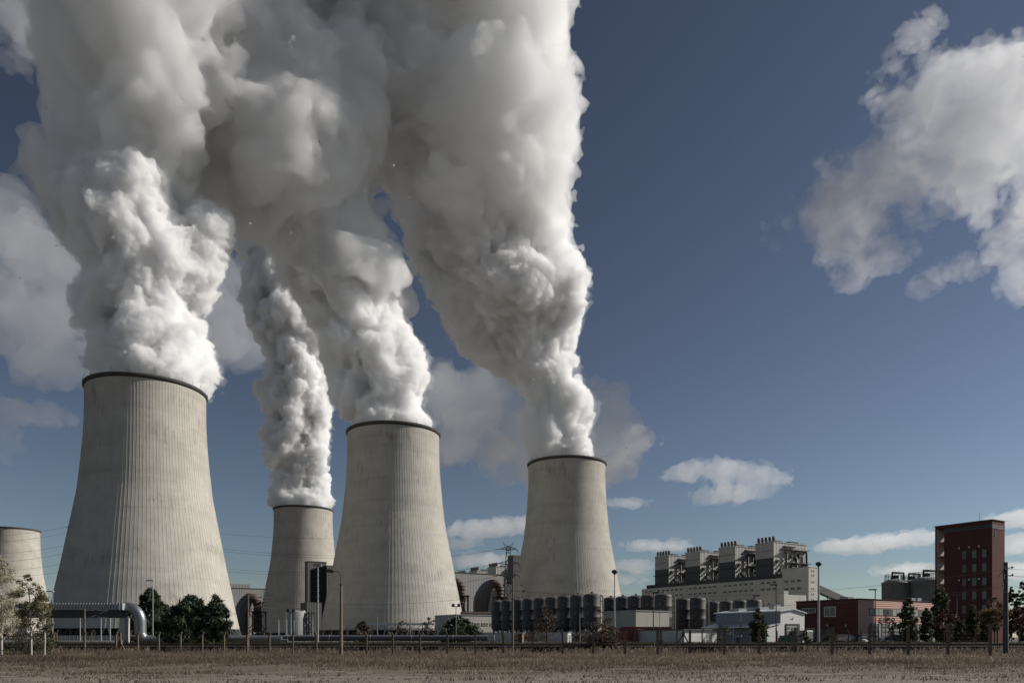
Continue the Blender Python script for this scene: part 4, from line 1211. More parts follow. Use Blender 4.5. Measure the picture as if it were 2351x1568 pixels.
REDC = weathered('faded_red_container', (0.22, 0.045, 0.045), 0.65, 0.75, 0.6, ribs=('xy', 0.8, 0.06))
def container(label, px, d, L, h, wd=2.3):
    t = thing('skip_container', label, 'container', (X(px, d), d, G0), 0.1, group='red containers left of the white hut')
    mb = MB(); mb.box(-L / 2, L / 2, -.05, .1, .2, h); mb.box(-L / 2, L / 2, wd - .1, wd, .2, h); mb.box(-L / 2, -L / 2 + .12, .1, wd - .1, .2, h); mb.box(L / 2 - .12, L / 2, .1, wd - .1, .2, h); mb.box(-L / 2 + .12, L / 2 - .12, .1, wd - .1, .2, .35)
    mb.build('body', REDC, t)
    mb = MB()
    n = max(int(L / .8), 2)
    for k in range(n + 1): xk = -L / 2 + L * k / n; mb.box(xk - .05, xk + .05, -.14, -.05, .2, h)
    mb.box(-L / 2 - .04, L / 2 + .04, -.16, -.04, h - .14, h); mb.build('rib', REDC, t)
    mb = MB()
    for xk in (-L / 3, L / 3): mb.box(xk - .1, xk + .1, 0, wd, 0, .2)
    mb.build('skid', IRON, t)
container('dark red ribbed container half behind the white hut and the brown bush', 1432, 124, 3.0, 2.45)
container('bright red ribbed container end right of the dark red one', 1451, 121, 1.3, 2.3)
container('red container at the left, behind the brown bush', 1408, 127, 1.6, 2.2)
t = thing('steel_beam', 'long red beam lying high behind the roof of the white hut', 'beam', (X(1500, 127), 127, G0))
mb = MB(); mb.box(-5.5, 3.2, -.15, .15, 2.35, 2.75); mb.box(-5.5, 3.2, -.3, .3, 2.3, 2.35); mb.build('beam', REDC, t)
mb = MB()
for xk in (-5, -1, 3): mb.box(xk - .12, xk + .12, -.12, .12, 0, 2.3)
mb.build('trestle', IRON, t)
t = thing('mesh_fence', 'short green plastic barrier before the roller door of the white shed', 'barrier', (X(1810, 118), 118, G0))
mb = MB(); mb.box(-1.4, 1.4, 0, .03, .1, 1.25); mb.build('mesh', plain('green_mesh', (.05, .16, .10), .6), t)
mb = MB()
for xk in (-1.4, 0, 1.4): mb.box(xk - .03, xk + .03, -.03, 0, 0, 1.3)
mb.build('post', IRON, t)
t = thing('barrel', 'small red barrel beside the green barrier', 'barrel', (X(1790, 119), 119, G0))
mb = MB(); mb.lathe([(.24, 0), (.26, .1), (.26, .8), (.24, .88), (.02, .88)], 16); mb.build('drum', plain('red_drum', (.3, .05, .04), .5), t)
mb = MB(); mb.lathe([(.265, .3), (.275, .33), (.265, .36)], 16); mb.lathe([(.265, .58), (.275, .61), (.265, .64)], 16); mb.build('hoop', IRON, t)
for px, d, s, lab in ((1983, 122, .62, 'grey boulder lying before the sunlit red wall'), (2138, 126, .5, 'small dark boulder left of the red tower foot')):
    rgb = np.random.default_rng(int(px))
    mb = MB(); mb.lathe([(.9, 0), (.95, .3), (.75, .75), (.4, 1.0), (.02, 1.05)], 11, cap0=True)
    mb.v = [(v[0] * s * (1 + rgb.uniform(-.2, .2)) * 1.3, v[1] * s, v[2] * s) for v in mb.v]
    tag(mb.build('boulder', POSTC if px > 2000 else CONC, loc=(X(px, d), d, G0)), lab, 'boulder')

# ---- parked cars
TYRE = plain('tyre_rubber', (.02, .02, .02), .8)
def car(label, px, d, col, rz, van=False):
    t = thing('parked_van' if van else 'parked_car', label, 'van' if van else 'car', (X(px, d), d, G0 + .03), rz, group='vehicles parked at the red fire station')
    paint = plain('car_paint_' + label.split()[0], col, .6 if van else .35)
    if van:
        prof = [(-2.4, .35), (2.35, .35), (2.4, .9), (2.05, 1.15), (1.55, 1.25), (1.0, 2.05), (-2.3, 2.1), (-2.42, 1.9)]
        glass = [(1.0, 1.3), (1.48, 1.3), (1.0, 1.92), (.5, 1.95), (.5, 1.3)]
    else:
        prof = [(-2.05, .32), (2.0, .32), (2.1, .62), (1.95, .82), (1.0, .95), (.35, 1.42), (-1.0, 1.45), (-1.75, 1.0), (-2.08, .92), (-2.12, .55)]
        glass = [(-1.5, 1.0), (.85, 1.0), (.3, 1.36), (-.95, 1.38)]
    mb = MB(); mb.prism(prof, 'y', -.86, .86); mb.build('body', paint, t)
    for s in (-1, 1):
        mb = MB(); mb.prism(glass, 'y', s * .862, s * .875); mb.build('side_window', GLASS_DARK, t)
    w0 = None
    for x in (-1.3, 1.35):
        for y in (-.8, .8):
            if w0 is None:
                mb = MB(); mb.tube([(0, -.1, .32), (0, .1, .32)], .32, 16); w0 = mb.build('wheel', TYRE, t)
                mb = MB(); mb.tube([(0, -.115, .32), (0, .115, .32)], .18, 12); mb.build('rim', GALV, w0); w0.location = (x, y, 0)
            else: dup(w0, (x, y, 0), parent=t)
    for y in (-.62, .62):
        mb = MB(); mb.box(2.0 if not van else 2.3, 2.13 if not van else 2.42, y - .16, y + .16, .6, .75); mb.build('headlight', LENS, t)
car('silver car parked at the dark red wall of the fire station', 1934, 138, (.42, .40, .37), 2.2)
car('black car parked left of the silver one, in the shade of the red wall', 1900, 141, (.02, .02, .022), 2.3)
car('dark car parked between the white shed and the tall lamp', 1862, 139, (.02, .02, .02), 0.3)
car('white small van beside the roller door of the metal shed', 1833, 128, (.30, .30, .29), 2.0, van=True)
car('dark blue car before the garage doors, behind the sparse sapling', 2046, 143, (.03, .05, .10), 3.0)
car('black car before the garage doors, left of the pair of columnar trees', 2078, 146, (.02, .02, .02), 3.1)
car('pale car at the corner of the fire station behind the boulder', 2000, 136, (.45, .42, .36), 0.2)
car('black car at the left garage corner', 1976, 140, (.025, .025, .03), 2.6)

# ------------------------------------------------------------------ trees and shrubs
BARKW = weathered('birch_bark', (0.62, 0.58, 0.52), .8, .35, 3.0, stretch=(1, 1, .5))
BARKB = weathered('dark_bark', (0.07, 0.055, 0.042), .9, .6, 3.0)
LF = {
    'pine': leaf_mat('pine_needles', (.018, .027, .013), (.046, .064, .030), (.095, .12, .058), .15),
    'birch': leaf_mat('birch_leaves', (.05, .045, .02), (.13, .12, .055), (.42, .38, .22), .4),
    'palebirch': leaf_mat('pale_birch_leaves', (.16, .14, .09), (.45, .41, .30), (.75, .71, .58), .4),
    'hornbeam': leaf_mat('hornbeam_leaves', (.028, .035, .015), (.068, .076, .032), (.145, .14, .062), .25),
    'autumn': leaf_mat('autumn_leaves', (.05, .032, .016), (.14, .09, .04), (.27, .18, .08), .3),
    'rust': leaf_mat('rust_leaves', (.04, .027, .019), (.095, .062, .043), (.17, .115, .078), .25),
    'red': leaf_mat('dark_red_leaves', (.025, .008, .009), (.065, .018, .018), (.14, .04, .032), .2),
    'bare': leaf_mat('twig_brown', (.03, .022, .016), (.07, .052, .038), (.13, .10, .07), .1),
    'green': leaf_mat('shrub_leaves', (.02, .026, .010), (.05, .055, .022), (.11, .10, .045), .2),
}
def leaves(pts, size, rg, aspect=1.8, up=0.0):
    n = len(pts)
    d = rg.normal(size=(n, 3)); d[:, 2] += up; d /= np.linalg.norm(d, axis=1)[:, None]
    e = rg.normal(size=(n, 3)); e -= (e * d).sum(1)[:, None] * d; e /= np.linalg.norm(e, axis=1)[:, None]
    s = size * rg.uniform(.6, 1.4, n)[:, None]
    a, b = d * s * aspect * .5, e * s * .5
    V = np.stack([pts - a, pts + b * .8, pts + a, pts - b * .8], 1).reshape(-1, 3)
    return V, np.arange(n * 4).reshape(-1, 4)
def tree(name, label, cat, px, d, kind, crown, n_cl, n_lf, lsize, trunk=None, bark=BARKB, seed=1, g=None, group=None, aspect=1.8, up=0., cl_r=.22, limbs=10, px_base=None, lean=0.0, twig=0.018):
    """crown: (half width px, top py, bottom py, shape); clusters of leaves on limbs spread through it"""
    rg = np.random.default_rng(seed)
    x = X(px, d)
    if g is None: g = float(gz(x, d)) if d < 97 else G0
    hwp, ty, by, shape = crown
    hw = hwp / F * d; z1 = Z(ty, d) - g; z0 = Z(by, d) - g
    t = thing(name, label, cat, (x, d, g), group=group)
    H = z1 - z0
    def width(f):
        if shape == 'column': return np.interp(f, [0, .08, .25, .5, .75, .92, 1], [.4, .8, 1, 1, .82, .5, .12])
        if shape == 'round': return np.sqrt(np.clip(1 - (2 * f - 1) ** 2, 0.02, 1))
        if shape == 'pine': return np.interp(f, [0, .15, .4, .7, .9, 1], [.75, 1, .95, .7, .35, .08])
        if shape == 'dome': return np.interp(f, [0, .2, .5, .75, .9, 1], [.9, 1, .92, .66, .36, .1])
        if shape == 'bush': return np.interp(f, [0, .3, .6, .85, 1], [.85, 1, .85, .5, .1])
        return np.interp(f, [0, .3, .6, .85, 1], [.5, 1, .9, .55, .1])
    f = rg.uniform(0, 1, n_cl); f[:3] = (.97, .9, .03)
    rad = np.sqrt(rg.uniform(.08, 1, n_cl)) * rg.uniform(.75, 1.1, n_cl)
    ang = rg.uniform(0, 2 * np.pi, n_cl)
    w = width(f) * hw
    C = np.stack([rad * w * np.cos(ang) + lean * f * H, rad * w * np.sin(ang), z0 + f * H], 1)
    cr = cl_r * np.maximum(w, hw * .35) * rg.uniform(.6, 1.35, n_cl)
    per = np.maximum((n_lf * cr ** 1.5 / (cr ** 1.5).sum()).astype(int), 3)
    ids = np.repeat(np.arange(n_cl), per)
    off = rg.normal(size=(len(ids), 3)) * .55
    off[:, 2] *= .75
    pts = C[ids] + off * cr[ids][:, None]
    pts[:, 2] = np.maximum(pts[:, 2], 0.05)
    V, Fq = leaves(pts, lsize, rg, aspect, up)
    tint = np.clip(rg.normal(.5, .2, len(ids)) + rg.normal(0, .16, n_cl)[ids], 0, 1)
    np_mesh('crown' if kind != 'bare' else 'twigs', V, Fq, LF[kind], t, attr=np.repeat(tint, 4))
    tr = trunk or max(.035 * H, .03)
    mb = MB()
    top = z0 + H * .88
    sw = rg.normal(0, .03 * H, 4)
    spine = [(0, 0, -.2), (sw[0] * .3, 0, z0 * .6 + .1), (sw[0] + lean * .1 * H, sw[1], z0 + H * .35), (sw[2] * .6 + lean * .55 * H, sw[3] * .6, z0 + H * .65), (lean * .88 * H, 0, top)]
    mb.tube(spine, [tr, tr * .85, tr * .62, tr * .36, tr * .1], 9)
    for k in np.argsort(-cr)[:limbs]:
        c = C[k]; zb = max(.12 * z1, c[2] - np.hypot(c[0], c[1]) * .9 - .12 * H)
        i = min(max(int(np.interp(zb, [s[2] for s in spine], range(5))), 0), 3)
        a, b = np.array(spine[i]), np.array(spine[i + 1]); q = (zb - a[2]) / max(b[2] - a[2], 1e-3); q = min(max(q, 0), 1)
        s0 = a + (b - a) * q
        mid = (s0 + c) / 2 + np.array((0, 0, -.05 * H))
        mb.tube([s0, mid, c], [tr * .32, tr * .2, twig * .5], 5)
    mb.build('trunk' if shape != 'bush' else 'stems', bark, t)
    return t
# birches at the far left, nearest trees
tree('birch_tree', 'birch with a white leaning trunk and sparse yellowing leaves, right one of the front pair', 'tree', 102, 64, 'birch', (26, 1366, 1445, 'open'), 34, 2200, .08, .07, BARKW, 31, group='birches at the left edge', lean=-.06, cl_r=.3)
tree('birch_tree', 'birch with a white curved trunk and sparse leaves, left one of the front pair', 'tree', 72, 64, 'birch', (36, 1318, 1440, 'open'), 50, 5200, .08, .085, BARKW, 32, group='birches at the left edge', lean=-.08, cl_r=.3)
tree('birch_tree', 'big sunlit birch with pale leaves cut off by the left edge', 'tree', 4, 66, 'palebirch', (46, 1275, 1460, 'open'), 60, 9000, .085, .12, BARKW, 33, group='birches at the left edge', cl_r=.3)
tree('shrub', 'dark green thicket around the feet of the birches at the left edge', 'shrub', 60, 68, 'green', (62, 1425, 1500, 'bush'), 60, 4200, .10, .05, BARKB, 34, cl_r=.3)
# pines before the nearest tower
tree('pine_tree', 'dark upright pine right behind the silver pipe elbow', 'tree', 346, 122, 'pine', (46, 1353, 1470, 'dome'), 230, 20000, .22, .16, BARKB, 35, group='pines before the nearest tower', aspect=4.5, up=.7, cl_r=.15)
tree('pine_tree', 'broad dark pine at the right foot of the nearest tower, wider and lower one', 'tree', 440, 101, 'pine', (64, 1370, 1474, 'dome'), 300, 26000, .2, .16, BARKB, 36, group='pines before the nearest tower', aspect=4.5, up=.7, cl_r=.15)
tree('pine_tree', 'ragged small pine leaning at the right edge of the broad pine', 'tree', 496, 100, 'pine', (36, 1369, 1474, 'open'), 110, 7000, .2, .1, BARKB, 37, group='pines before the nearest tower', aspect=4.5, up=.7, cl_r=.17)
tree('pine_tree', 'low bushy pine before the pale workshop', 'tree', 1052, 118, 'pine', (46, 1417, 1472, 'bush'), 70, 8000, .22, .08, BARKB, 38, aspect=3.5, up=.4, cl_r=.22)
# brown trees along the railway
tree('sapling_tree', 'slender tree with thin brown leaves in front of the dark tanks', 'tree', 1257, 112, 'rust', (25, 1388, 1456, 'open'), 34, 1500, .15, .07, BARKB, 39, cl_r=.3)
tree('shrub', 'tall rust-brown bush beside the railway, left of the red containers', 'shrub', 1380, 90, 'rust', (36, 1399, 1492, 'bush'), 60, 3600, .12, .05, BARKB, 40, g=.3, cl_r=.26)
tree('shrub', 'wide rust-brown lower bush spreading right of the tall brown bush', 'shrub', 1406, 90.5, 'rust', (34, 1436, 1493, 'bush'), 50, 2600, .11, .04, BARKB, 41, g=.3, cl_r=.26)
tree('shrub', 'bare brown bush behind the street lamp with the curved arm', 'shrub', 833, 116, 'bare', (24, 1428, 1474, 'bush'), 34, 1500, .14, .04, BARKB, 42, aspect=6, cl_r=.3)
for px, d, hw, ty, by, lab, sd in ((923, 150, 15, 1425, 1458, 'small brownish tree behind the far fence, left one before the middle tower', 43), (985, 150, 17, 1417, 1456, 'small thin tree behind the far fence, middle one before the middle tower', 44), (1037, 150, 12, 1415, 1456, 'small thin tree behind the far fence at the corner of the pale workshop', 45)):
    tree('sapling_tree', lab, 'tree', px, d, 'bare' if sd != 43 else 'green', (hw, ty, by, 'open'), 20, 420, .17, .06, BARKB, sd, group='saplings before the middle tower', aspect=3, cl_r=.3)
tree('shrub', 'low rust-red hedge at the foot of the dark tanks', 'hedge', 1218, 118, 'rust', (55, 1451, 1470, 'bush'), 70, 3000, .12, .04, BARKB, 46, cl_r=.12)
tree('shrub', 'low brown hedge under the rightmost tanks of the long row', 'hedge', 1330, 120, 'rust', (42, 1451, 1470, 'bush'), 60, 2400, .12, .04, BARKB, 47, cl_r=.13)
tree('shrub', 'thin green shrub by the open side of the metal shed', 'shrub', 1663, 116, 'green', (18, 1427, 1468, 'bush'), 26, 700, .12, .03, BARKB, 48, cl_r=.3)
tree('shrub', 'yellow-green bush on the railway bank before the metal shed', 'shrub', 1848, 86, 'green', (15, 1446, 1496, 'bush'), 30, 1500, .10, .03, BARKB, 49, cl_r=.28)
tree('shrub', 'small dark shrub hiding a car before the dark red wall', 'shrub', 1914, 120, 'bare', (11, 1443, 1474, 'bush'), 22, 800, .12, .03, BARKB, 50, cl_r=.3)
# columnar trees
for px, d, hw, ty, by, n, lab, sd in ((1740, 108, 17, 1401, 1475, 3600, 'columnar dark green tree before the white metal shed', 51),
        (2086, 116, 18, 1377, 1474, 3800, 'columnar tree before the left garage doors of the fire station', 52),
        (2127, 118, 13, 1400, 1472, 2600, 'smaller columnar tree just left of the red tower', 53),
        (2160, 121, 20, 1351, 1474, 5200, 'tallest columnar tree, covering the left foot of the red tower', 54),
        (2199, 124, 10, 1417, 1472, 1800, 'short columnar tree before the middle of the red tower', 55),
        (2232, 122, 11, 1392, 1471, 2400, 'slim columnar tree before the window strips of the red tower', 56),
        (2262, 125, 9, 1425, 1472, 1500, 'low columnar tree left of the yellow-brown tree', 57)):
    tree('columnar_tree', lab, 'tree', px, d, 'hornbeam', (hw * 1.12, ty - 3, by, 'column'), 110, int(n * 1.9), .2, .07, BARKB, sd, group='columnar trees before the red buildings', cl_r=.26, up=.4)
for px, d, hw, ty, by, lab, sd in ((2322, 150, 12, 1350, 1470, 'slim poplar right behind the thick dark mast', 58), (2347, 150, 17, 1339, 1470, 'poplar at the right edge of the photo', 59)):
    tree('columnar_tree', lab, 'tree', px, d, 'hornbeam', (hw * 1.1, ty - 3, by, 'column'), 100, 6000, .22, .09, BARKB, sd, group='columnar trees before the red buildings', cl_r=.26, up=.4)
tree('autumn_tree', 'yellow-brown autumn tree at the right corner of the red tower', 'tree', 2283, 116, 'autumn', (27, 1372, 1448, 'round'), 60, 4200, .15, .10, BARKB, 60, cl_r=.25)
tree('red_tree', 'dark red round-headed tree before the left half of the red tower', 'tree', 2168, 114, 'red', (23, 1398, 1447, 'round'), 40, 2200, .15, .07, BARKB, 61, cl_r=.28, group='dark red trees')
tree('red_tree', 'dark red tree at the right edge behind the thick mast', 'tree', 2340, 118, 'red', (30, 1392, 1452, 'round'), 50, 3400, .15, .08, BARKB, 62, cl_r=.26, group='dark red trees')
tree('sapling_tree', 'sparse dark sapling before the window ribbon of the fire station', 'tree', 2033, 114, 'red', (20, 1402, 1438, 'open'), 16, 330, .15, .05, BARKB, 63, cl_r=.3)
tree('sapling_tree', 'narrow reddish sapling right of the sparse sapling', 'tree', 2052, 115, 'rust', (9, 1418, 1473, 'column'), 22, 800, .13, .04, BARKB, 64, cl_r=.3)

# ------------------------------------------------------------------ dry grass
def grass_mat():
    return leaf_mat('dry_grass_blades', (.105, .078, .053), (.265, .20, .14), (.56, .45, .33), .35)
def vn2(x, y, s):
    p = np.stack([x, y, np.full_like(x, s * 7.7)], 1)
    i = np.floor(p).astype(np.int64); f = p - i; f = f * f * (3 - 2 * f)
    h = lambda a, b: ((np.sin((i[:, 0] + a) * 127.1 + (i[:, 1] + b) * 311.7 + s * 74.7) * 43758.5453) % 1.0)
    return (h(0, 0) * (1 - f[:, 0]) + h(1, 0) * f[:, 0]) * (1 - f[:, 1]) + (h(0, 1) * (1 - f[:, 0]) + h(1, 1) * f[:, 0]) * f[:, 1]
def grass(name, label, n, y0, y1, hgt, wid, m, seed, dens=None, zf=gz, bend=.45, heads=0.0, xw=.72):
    rg = np.random.default_rng(seed)
    y = rg.uniform(y0, y1, n); x = rg.uniform(-1, 1, n) * (y * xw + 3)
    if dens is not None:
        k = rg.uniform(0, 1, n) < dens(x, y); x, y = x[k], y[k]
    n = len(x)
    # blades stand in tufts
    x = x + rg.normal(0, .05, n); z = zf(x, y)
    h = hgt(x, y) * rg.uniform(.45, 1.2, n)
    a = rg.uniform(0, 2 * np.pi, n); lean = rg.uniform(.05, bend, n) * h
    dx, dy = np.cos(a) * lean, np.sin(a) * lean
    dx = dx + .12 * h
    wx, wy = -np.sin(a) * wid * .5, np.cos(a) * wid * .5
    w = wid * rg.uniform(.7, 1.3, n) * .5
    wa = rg.uniform(-.6, .6, n)
    wx, wy = np.cos(wa) * w, np.sin(wa) * w
    V = np.stack([np.stack([x - wx, y - wy, z], 1), np.stack([x + wx, y + wy, z], 1),
                  np.stack([x + dx * .45 + wx * .8, y + dy * .45 + wy * .8, z + h * .62], 1), np.stack([x + dx * .45 - wx * .8, y + dy * .45 - wy * .8, z + h * .62], 1)], 1)
    tip = np.stack([x + dx, y + dy, z + h], 1)
    hw_ = np.where(rg.uniform(0, 1, n) < heads, 1.5, .25)
    V2 = np.stack([V[:, 3], V[:, 2], tip + np.stack([wx * hw_, wy * hw_, 0 * wx], 1), tip - np.stack([wx * hw_, wy * hw_, 0 * wx], 1)], 1)
    VV = np.concatenate([V.reshape(-1, 3), V2.reshape(-1, 3)])
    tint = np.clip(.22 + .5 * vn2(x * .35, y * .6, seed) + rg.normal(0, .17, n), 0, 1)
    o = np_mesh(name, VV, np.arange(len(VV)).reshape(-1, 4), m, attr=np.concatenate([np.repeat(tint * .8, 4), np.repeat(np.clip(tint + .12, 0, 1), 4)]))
    return tag(o, label, 'grass', kind='stuff')
GM = grass_mat()
edge = lambda x: 35.0 + 6.0 * vn2(x * .12, x * 0, 3) + 5.0 * vn2(x * .45, x * 0, 4) - .02 * x
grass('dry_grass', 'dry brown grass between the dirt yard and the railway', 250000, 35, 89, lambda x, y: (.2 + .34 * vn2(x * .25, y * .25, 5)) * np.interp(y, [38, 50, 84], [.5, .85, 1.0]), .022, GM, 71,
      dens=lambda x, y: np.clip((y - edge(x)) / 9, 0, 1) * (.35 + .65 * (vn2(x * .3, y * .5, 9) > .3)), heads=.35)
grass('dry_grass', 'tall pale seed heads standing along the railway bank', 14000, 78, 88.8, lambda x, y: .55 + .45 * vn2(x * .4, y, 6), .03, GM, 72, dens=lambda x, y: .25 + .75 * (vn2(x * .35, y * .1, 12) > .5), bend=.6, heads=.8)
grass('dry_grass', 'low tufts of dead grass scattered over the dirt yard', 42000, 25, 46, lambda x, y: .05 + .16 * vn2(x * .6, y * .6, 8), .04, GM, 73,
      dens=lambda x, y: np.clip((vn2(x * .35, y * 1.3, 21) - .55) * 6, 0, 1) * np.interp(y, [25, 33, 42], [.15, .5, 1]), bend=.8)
GM2 = leaf_mat('verge_grass_blades', (.04, .038, .02), (.10, .085, .045), (.20, .16, .09), .3)
grass('verge_grass', 'rough grass verge on the far side of the railway', 60000, 94, 111, lambda x, y: .18 + .28 * vn2(x * .3, y * .3, 15), .03, GM2, 74, zf=lambda x, y: np.full_like(x, G0 - .02), dens=lambda x, y: .35 + .65 * (x < 55))
GM3 = leaf_mat('mown_grass_blades', (.03, .042, .014), (.07, .085, .03), (.13, .135, .055), .3)
grass('verge_grass', 'greener mown grass before the red buildings at the right', 50000, 95, 124, lambda x, y: .10 + .08 * vn2(x * .4, y * .4, 16), .03, GM3, 75, zf=lambda x, y: np.full_like(x, G0 + .0),
      dens=lambda x, y: (x > 48) * np.clip((x - 48) / 8, 0, 1), xw=.75)
# clods and stones on the dirt
rgs = np.random.default_rng(81)
Vs, Fs_ = [], []
oc = np.array([(1, 0, 0), (0, 1, 0), (-1, 0, 0), (0, -1, 0), (0, 0, 1), (0, 0, -1)], float)
of = [(0, 1, 4), (1, 2, 4), (2, 3, 4), (3, 0, 4), (1, 0, 5), (2, 1, 5), (3, 2, 5), (0, 3, 5)]
for i in range(2600):
    y = rgs.uniform(26, 46); x = rgs.uniform(-1, 1) * (y * .72 + 2)
    s = .012 + .045 * rgs.uniform() ** 4
    v = oc * rgs.uniform(.6, 1.3, (6, 1)) * s * np.array([1.3, 1, .7])
    Vs.append(v + (x, y, float(gz(x, y)) + s * .3)); Fs_.append(np.array(of) + 6 * i)
tag(np_mesh('loose_stones', np.concatenate(Vs), np.concatenate(Fs_), weathered('stone', (0.24, 0.20, 0.165), .9, .5, 3.0)), 'small stones and clods scattered on the dirt yard', 'stones', kind='stuff')
# ------------------------------------------------------------------ steam and clouds: closed billowing meshes filled with even scattering vapour
def _hash(i, j, k, s):
    h = (i * 374761393 + j * 668265263 + k * 2147483647 + s * 1274126177) & 0xFFFFFFFF
    h = ((h ^ (h >> 13)) * 1274126177) & 0xFFFFFFFF
    h = ((h ^ (h >> 16)) * 2246822519) & 0xFFFFFFFF
    return (h ^ (h >> 15)) & 0xFFFFFFFF

def vnoise(p, s):
    """value noise in -1..1 at points p (N,3)"""
    i = np.floor(p).astype(np.int64); f = p - i
    f = f * f * f * (f * (f * 6 - 15) + 10)
    r = 0
    for a in (0, 1):
        wx = f[:, 0] if a else 1 - f[:, 0]
        for b in (0, 1):
            wy = f[:, 1] if b else 1 - f[:, 1]
            for c in (0, 1):
                wz = f[:, 2] if c else 1 - f[:, 2]
                r = r + wx * wy * wz * (_hash(i[:, 0] + a, i[:, 1] + b, i[:, 2] + c, s) / 4294967295.0)
    return (r * 2 - 1)

def fbm(p, s, octv=3):
    r = 0; a = 1.0
    for o in range(octv):
        r = r + a * vnoise(p * (2.03 ** o) + 17.3 * o, s + o); a *= 0.5
    return r

def worley(p, s):
    """distance to the nearest of one random point per unit cell"""
    i = np.floor(p).astype(np.int64); f = (p - i).astype(np.float32)
    best = np.full(len(p), 9.0, dtype=np.float32)
    for a in (-1, 0, 1):
        for b in (-1, 0, 1):
            for c in (-1, 0, 1):
                h = _hash(i[:, 0] + a, i[:, 1] + b, i[:, 2] + c, s)
                d = (a + (h & 1023) / 1023.0 - f[:, 0]) ** 2
                d += (b + ((h >> 10) & 1023) / 1023.0 - f[:, 1]) ** 2
                d += (c + ((h >> 20) & 1023) / 1023.0 - f[:, 2]) ** 2
                np.minimum(best, d, out=best)
    return np.sqrt(best)

def surface_nets(D, org, h):
    """closed quad mesh of D < 0 on a regular grid"""
    S = D < 0
    nx, ny, nz = D.shape
    cnt = np.zeros((nx - 1, ny - 1, nz - 1), np.int8)
    for a in (0, 1):
        for b in (0, 1):
            for c in (0, 1):
                cnt += S[a:nx - 1 + a, b:ny - 1 + b, c:nz - 1 + c]
    act = (cnt > 0) & (cnt < 8)
    ci = np.argwhere(act)
    idx = np.full(act.shape, -1, np.int64)
    idx[act] = np.arange(len(ci))
    corner = {}
    for a in (0, 1):
        for b in (0, 1):
            for c in (0, 1):
                corner[a, b, c] = D[ci[:, 0] + a, ci[:, 1] + b, ci[:, 2] + c]
    P = np.zeros((len(ci), 3)); W = np.zeros(len(ci))
    for ax in range(3):
        for u in (0, 1):
            for v in (0, 1):
                k0 = [0, 0, 0]; k1 = [0, 0, 0]
                o1, o2 = [q for q in range(3) if q != ax]
                k0[o1] = k1[o1] = u; k0[o2] = k1[o2] = v; k1[ax] = 1
                d0, d1 = corner[tuple(k0)], corner[tuple(k1)]
                cr = (d0 < 0) != (d1 < 0)
                t = np.where(cr, d0 / np.where(cr, d0 - d1, 1), 0)
                q = np.zeros((len(ci), 3)); q[:, o1] = u; q[:, o2] = v; q[:, ax] = t
                P += q * cr[:, None]; W += cr
    V = (ci + P / W[:, None]) * h + org
    Fs = []
    for ax in range(3):
        o1, o2 = [(1, 2), (2, 0), (0, 1)][ax]
        sl0 = [slice(1, -1)] * 3; sl1 = [slice(1, -1)] * 3
        sl0[ax] = slice(0, -1); sl1[ax] = slice(1, None)
        A, B = S[tuple(sl0)], S[tuple(sl1)]
        e = np.argwhere(A != B)
        if not len(e): continue
        flip = A[tuple(e.T)]
        base = e.copy(); base[:, o1] += 1; base[:, o2] += 1
        def cell(d1, d2):
            c = base.copy(); c[:, o1] -= d1; c[:, o2] -= d2
            return idx[tuple(c.T)]
        q = np.stack([cell(1, 1), cell(0, 1), cell(0, 0), cell(1, 0)], 1)
        q[~flip] = q[~flip][:, ::-1]
        Fs.append(q)
    return V, np.concatenate(Fs)

def blob_field(blobs, h, pad, k):
    """smooth union of ellipsoids (x,y,z,rx,ry,rz) on a grid of step h"""
    B = np.array(blobs, dtype=np.float64)
    lo = (B[:, :3] - B[:, 3:]).min(0) - pad
    hi = (B[:, :3] + B[:, 3:]).max(0) + pad
    n = np.ceil((hi - lo) / h).astype(int) + 1
    D = np.full(n, 1e3, np.float32)
    for b in B:
        rr = b[3:]
        i0 = np.maximum(((b[:3] - rr - pad - lo) / h).astype(int), 0)
        i1 = np.minimum(((b[:3] + rr + pad - lo) / h).astype(int) + 2, n)
        ax = [((np.arange(i0[q], i1[q]) * h + lo[q] - b[q]) / rr[q]) ** 2 for q in range(3)]
        d = (np.sqrt(ax[0][:, None, None] + ax[1][None, :, None] + ax[2][None, None, :]) - 1) * rr.min()
        sub = D[i0[0]:i1[0], i0[1]:i1[1], i0[2]:i1[2]]
        hh = np.clip(0.5 + 0.5 * (sub - d) / k, 0, 1)
        sub[...] = np.where(sub > 100, d, sub * (1 - hh) + d * hh - k * hh * (1 - hh))
    return D, lo

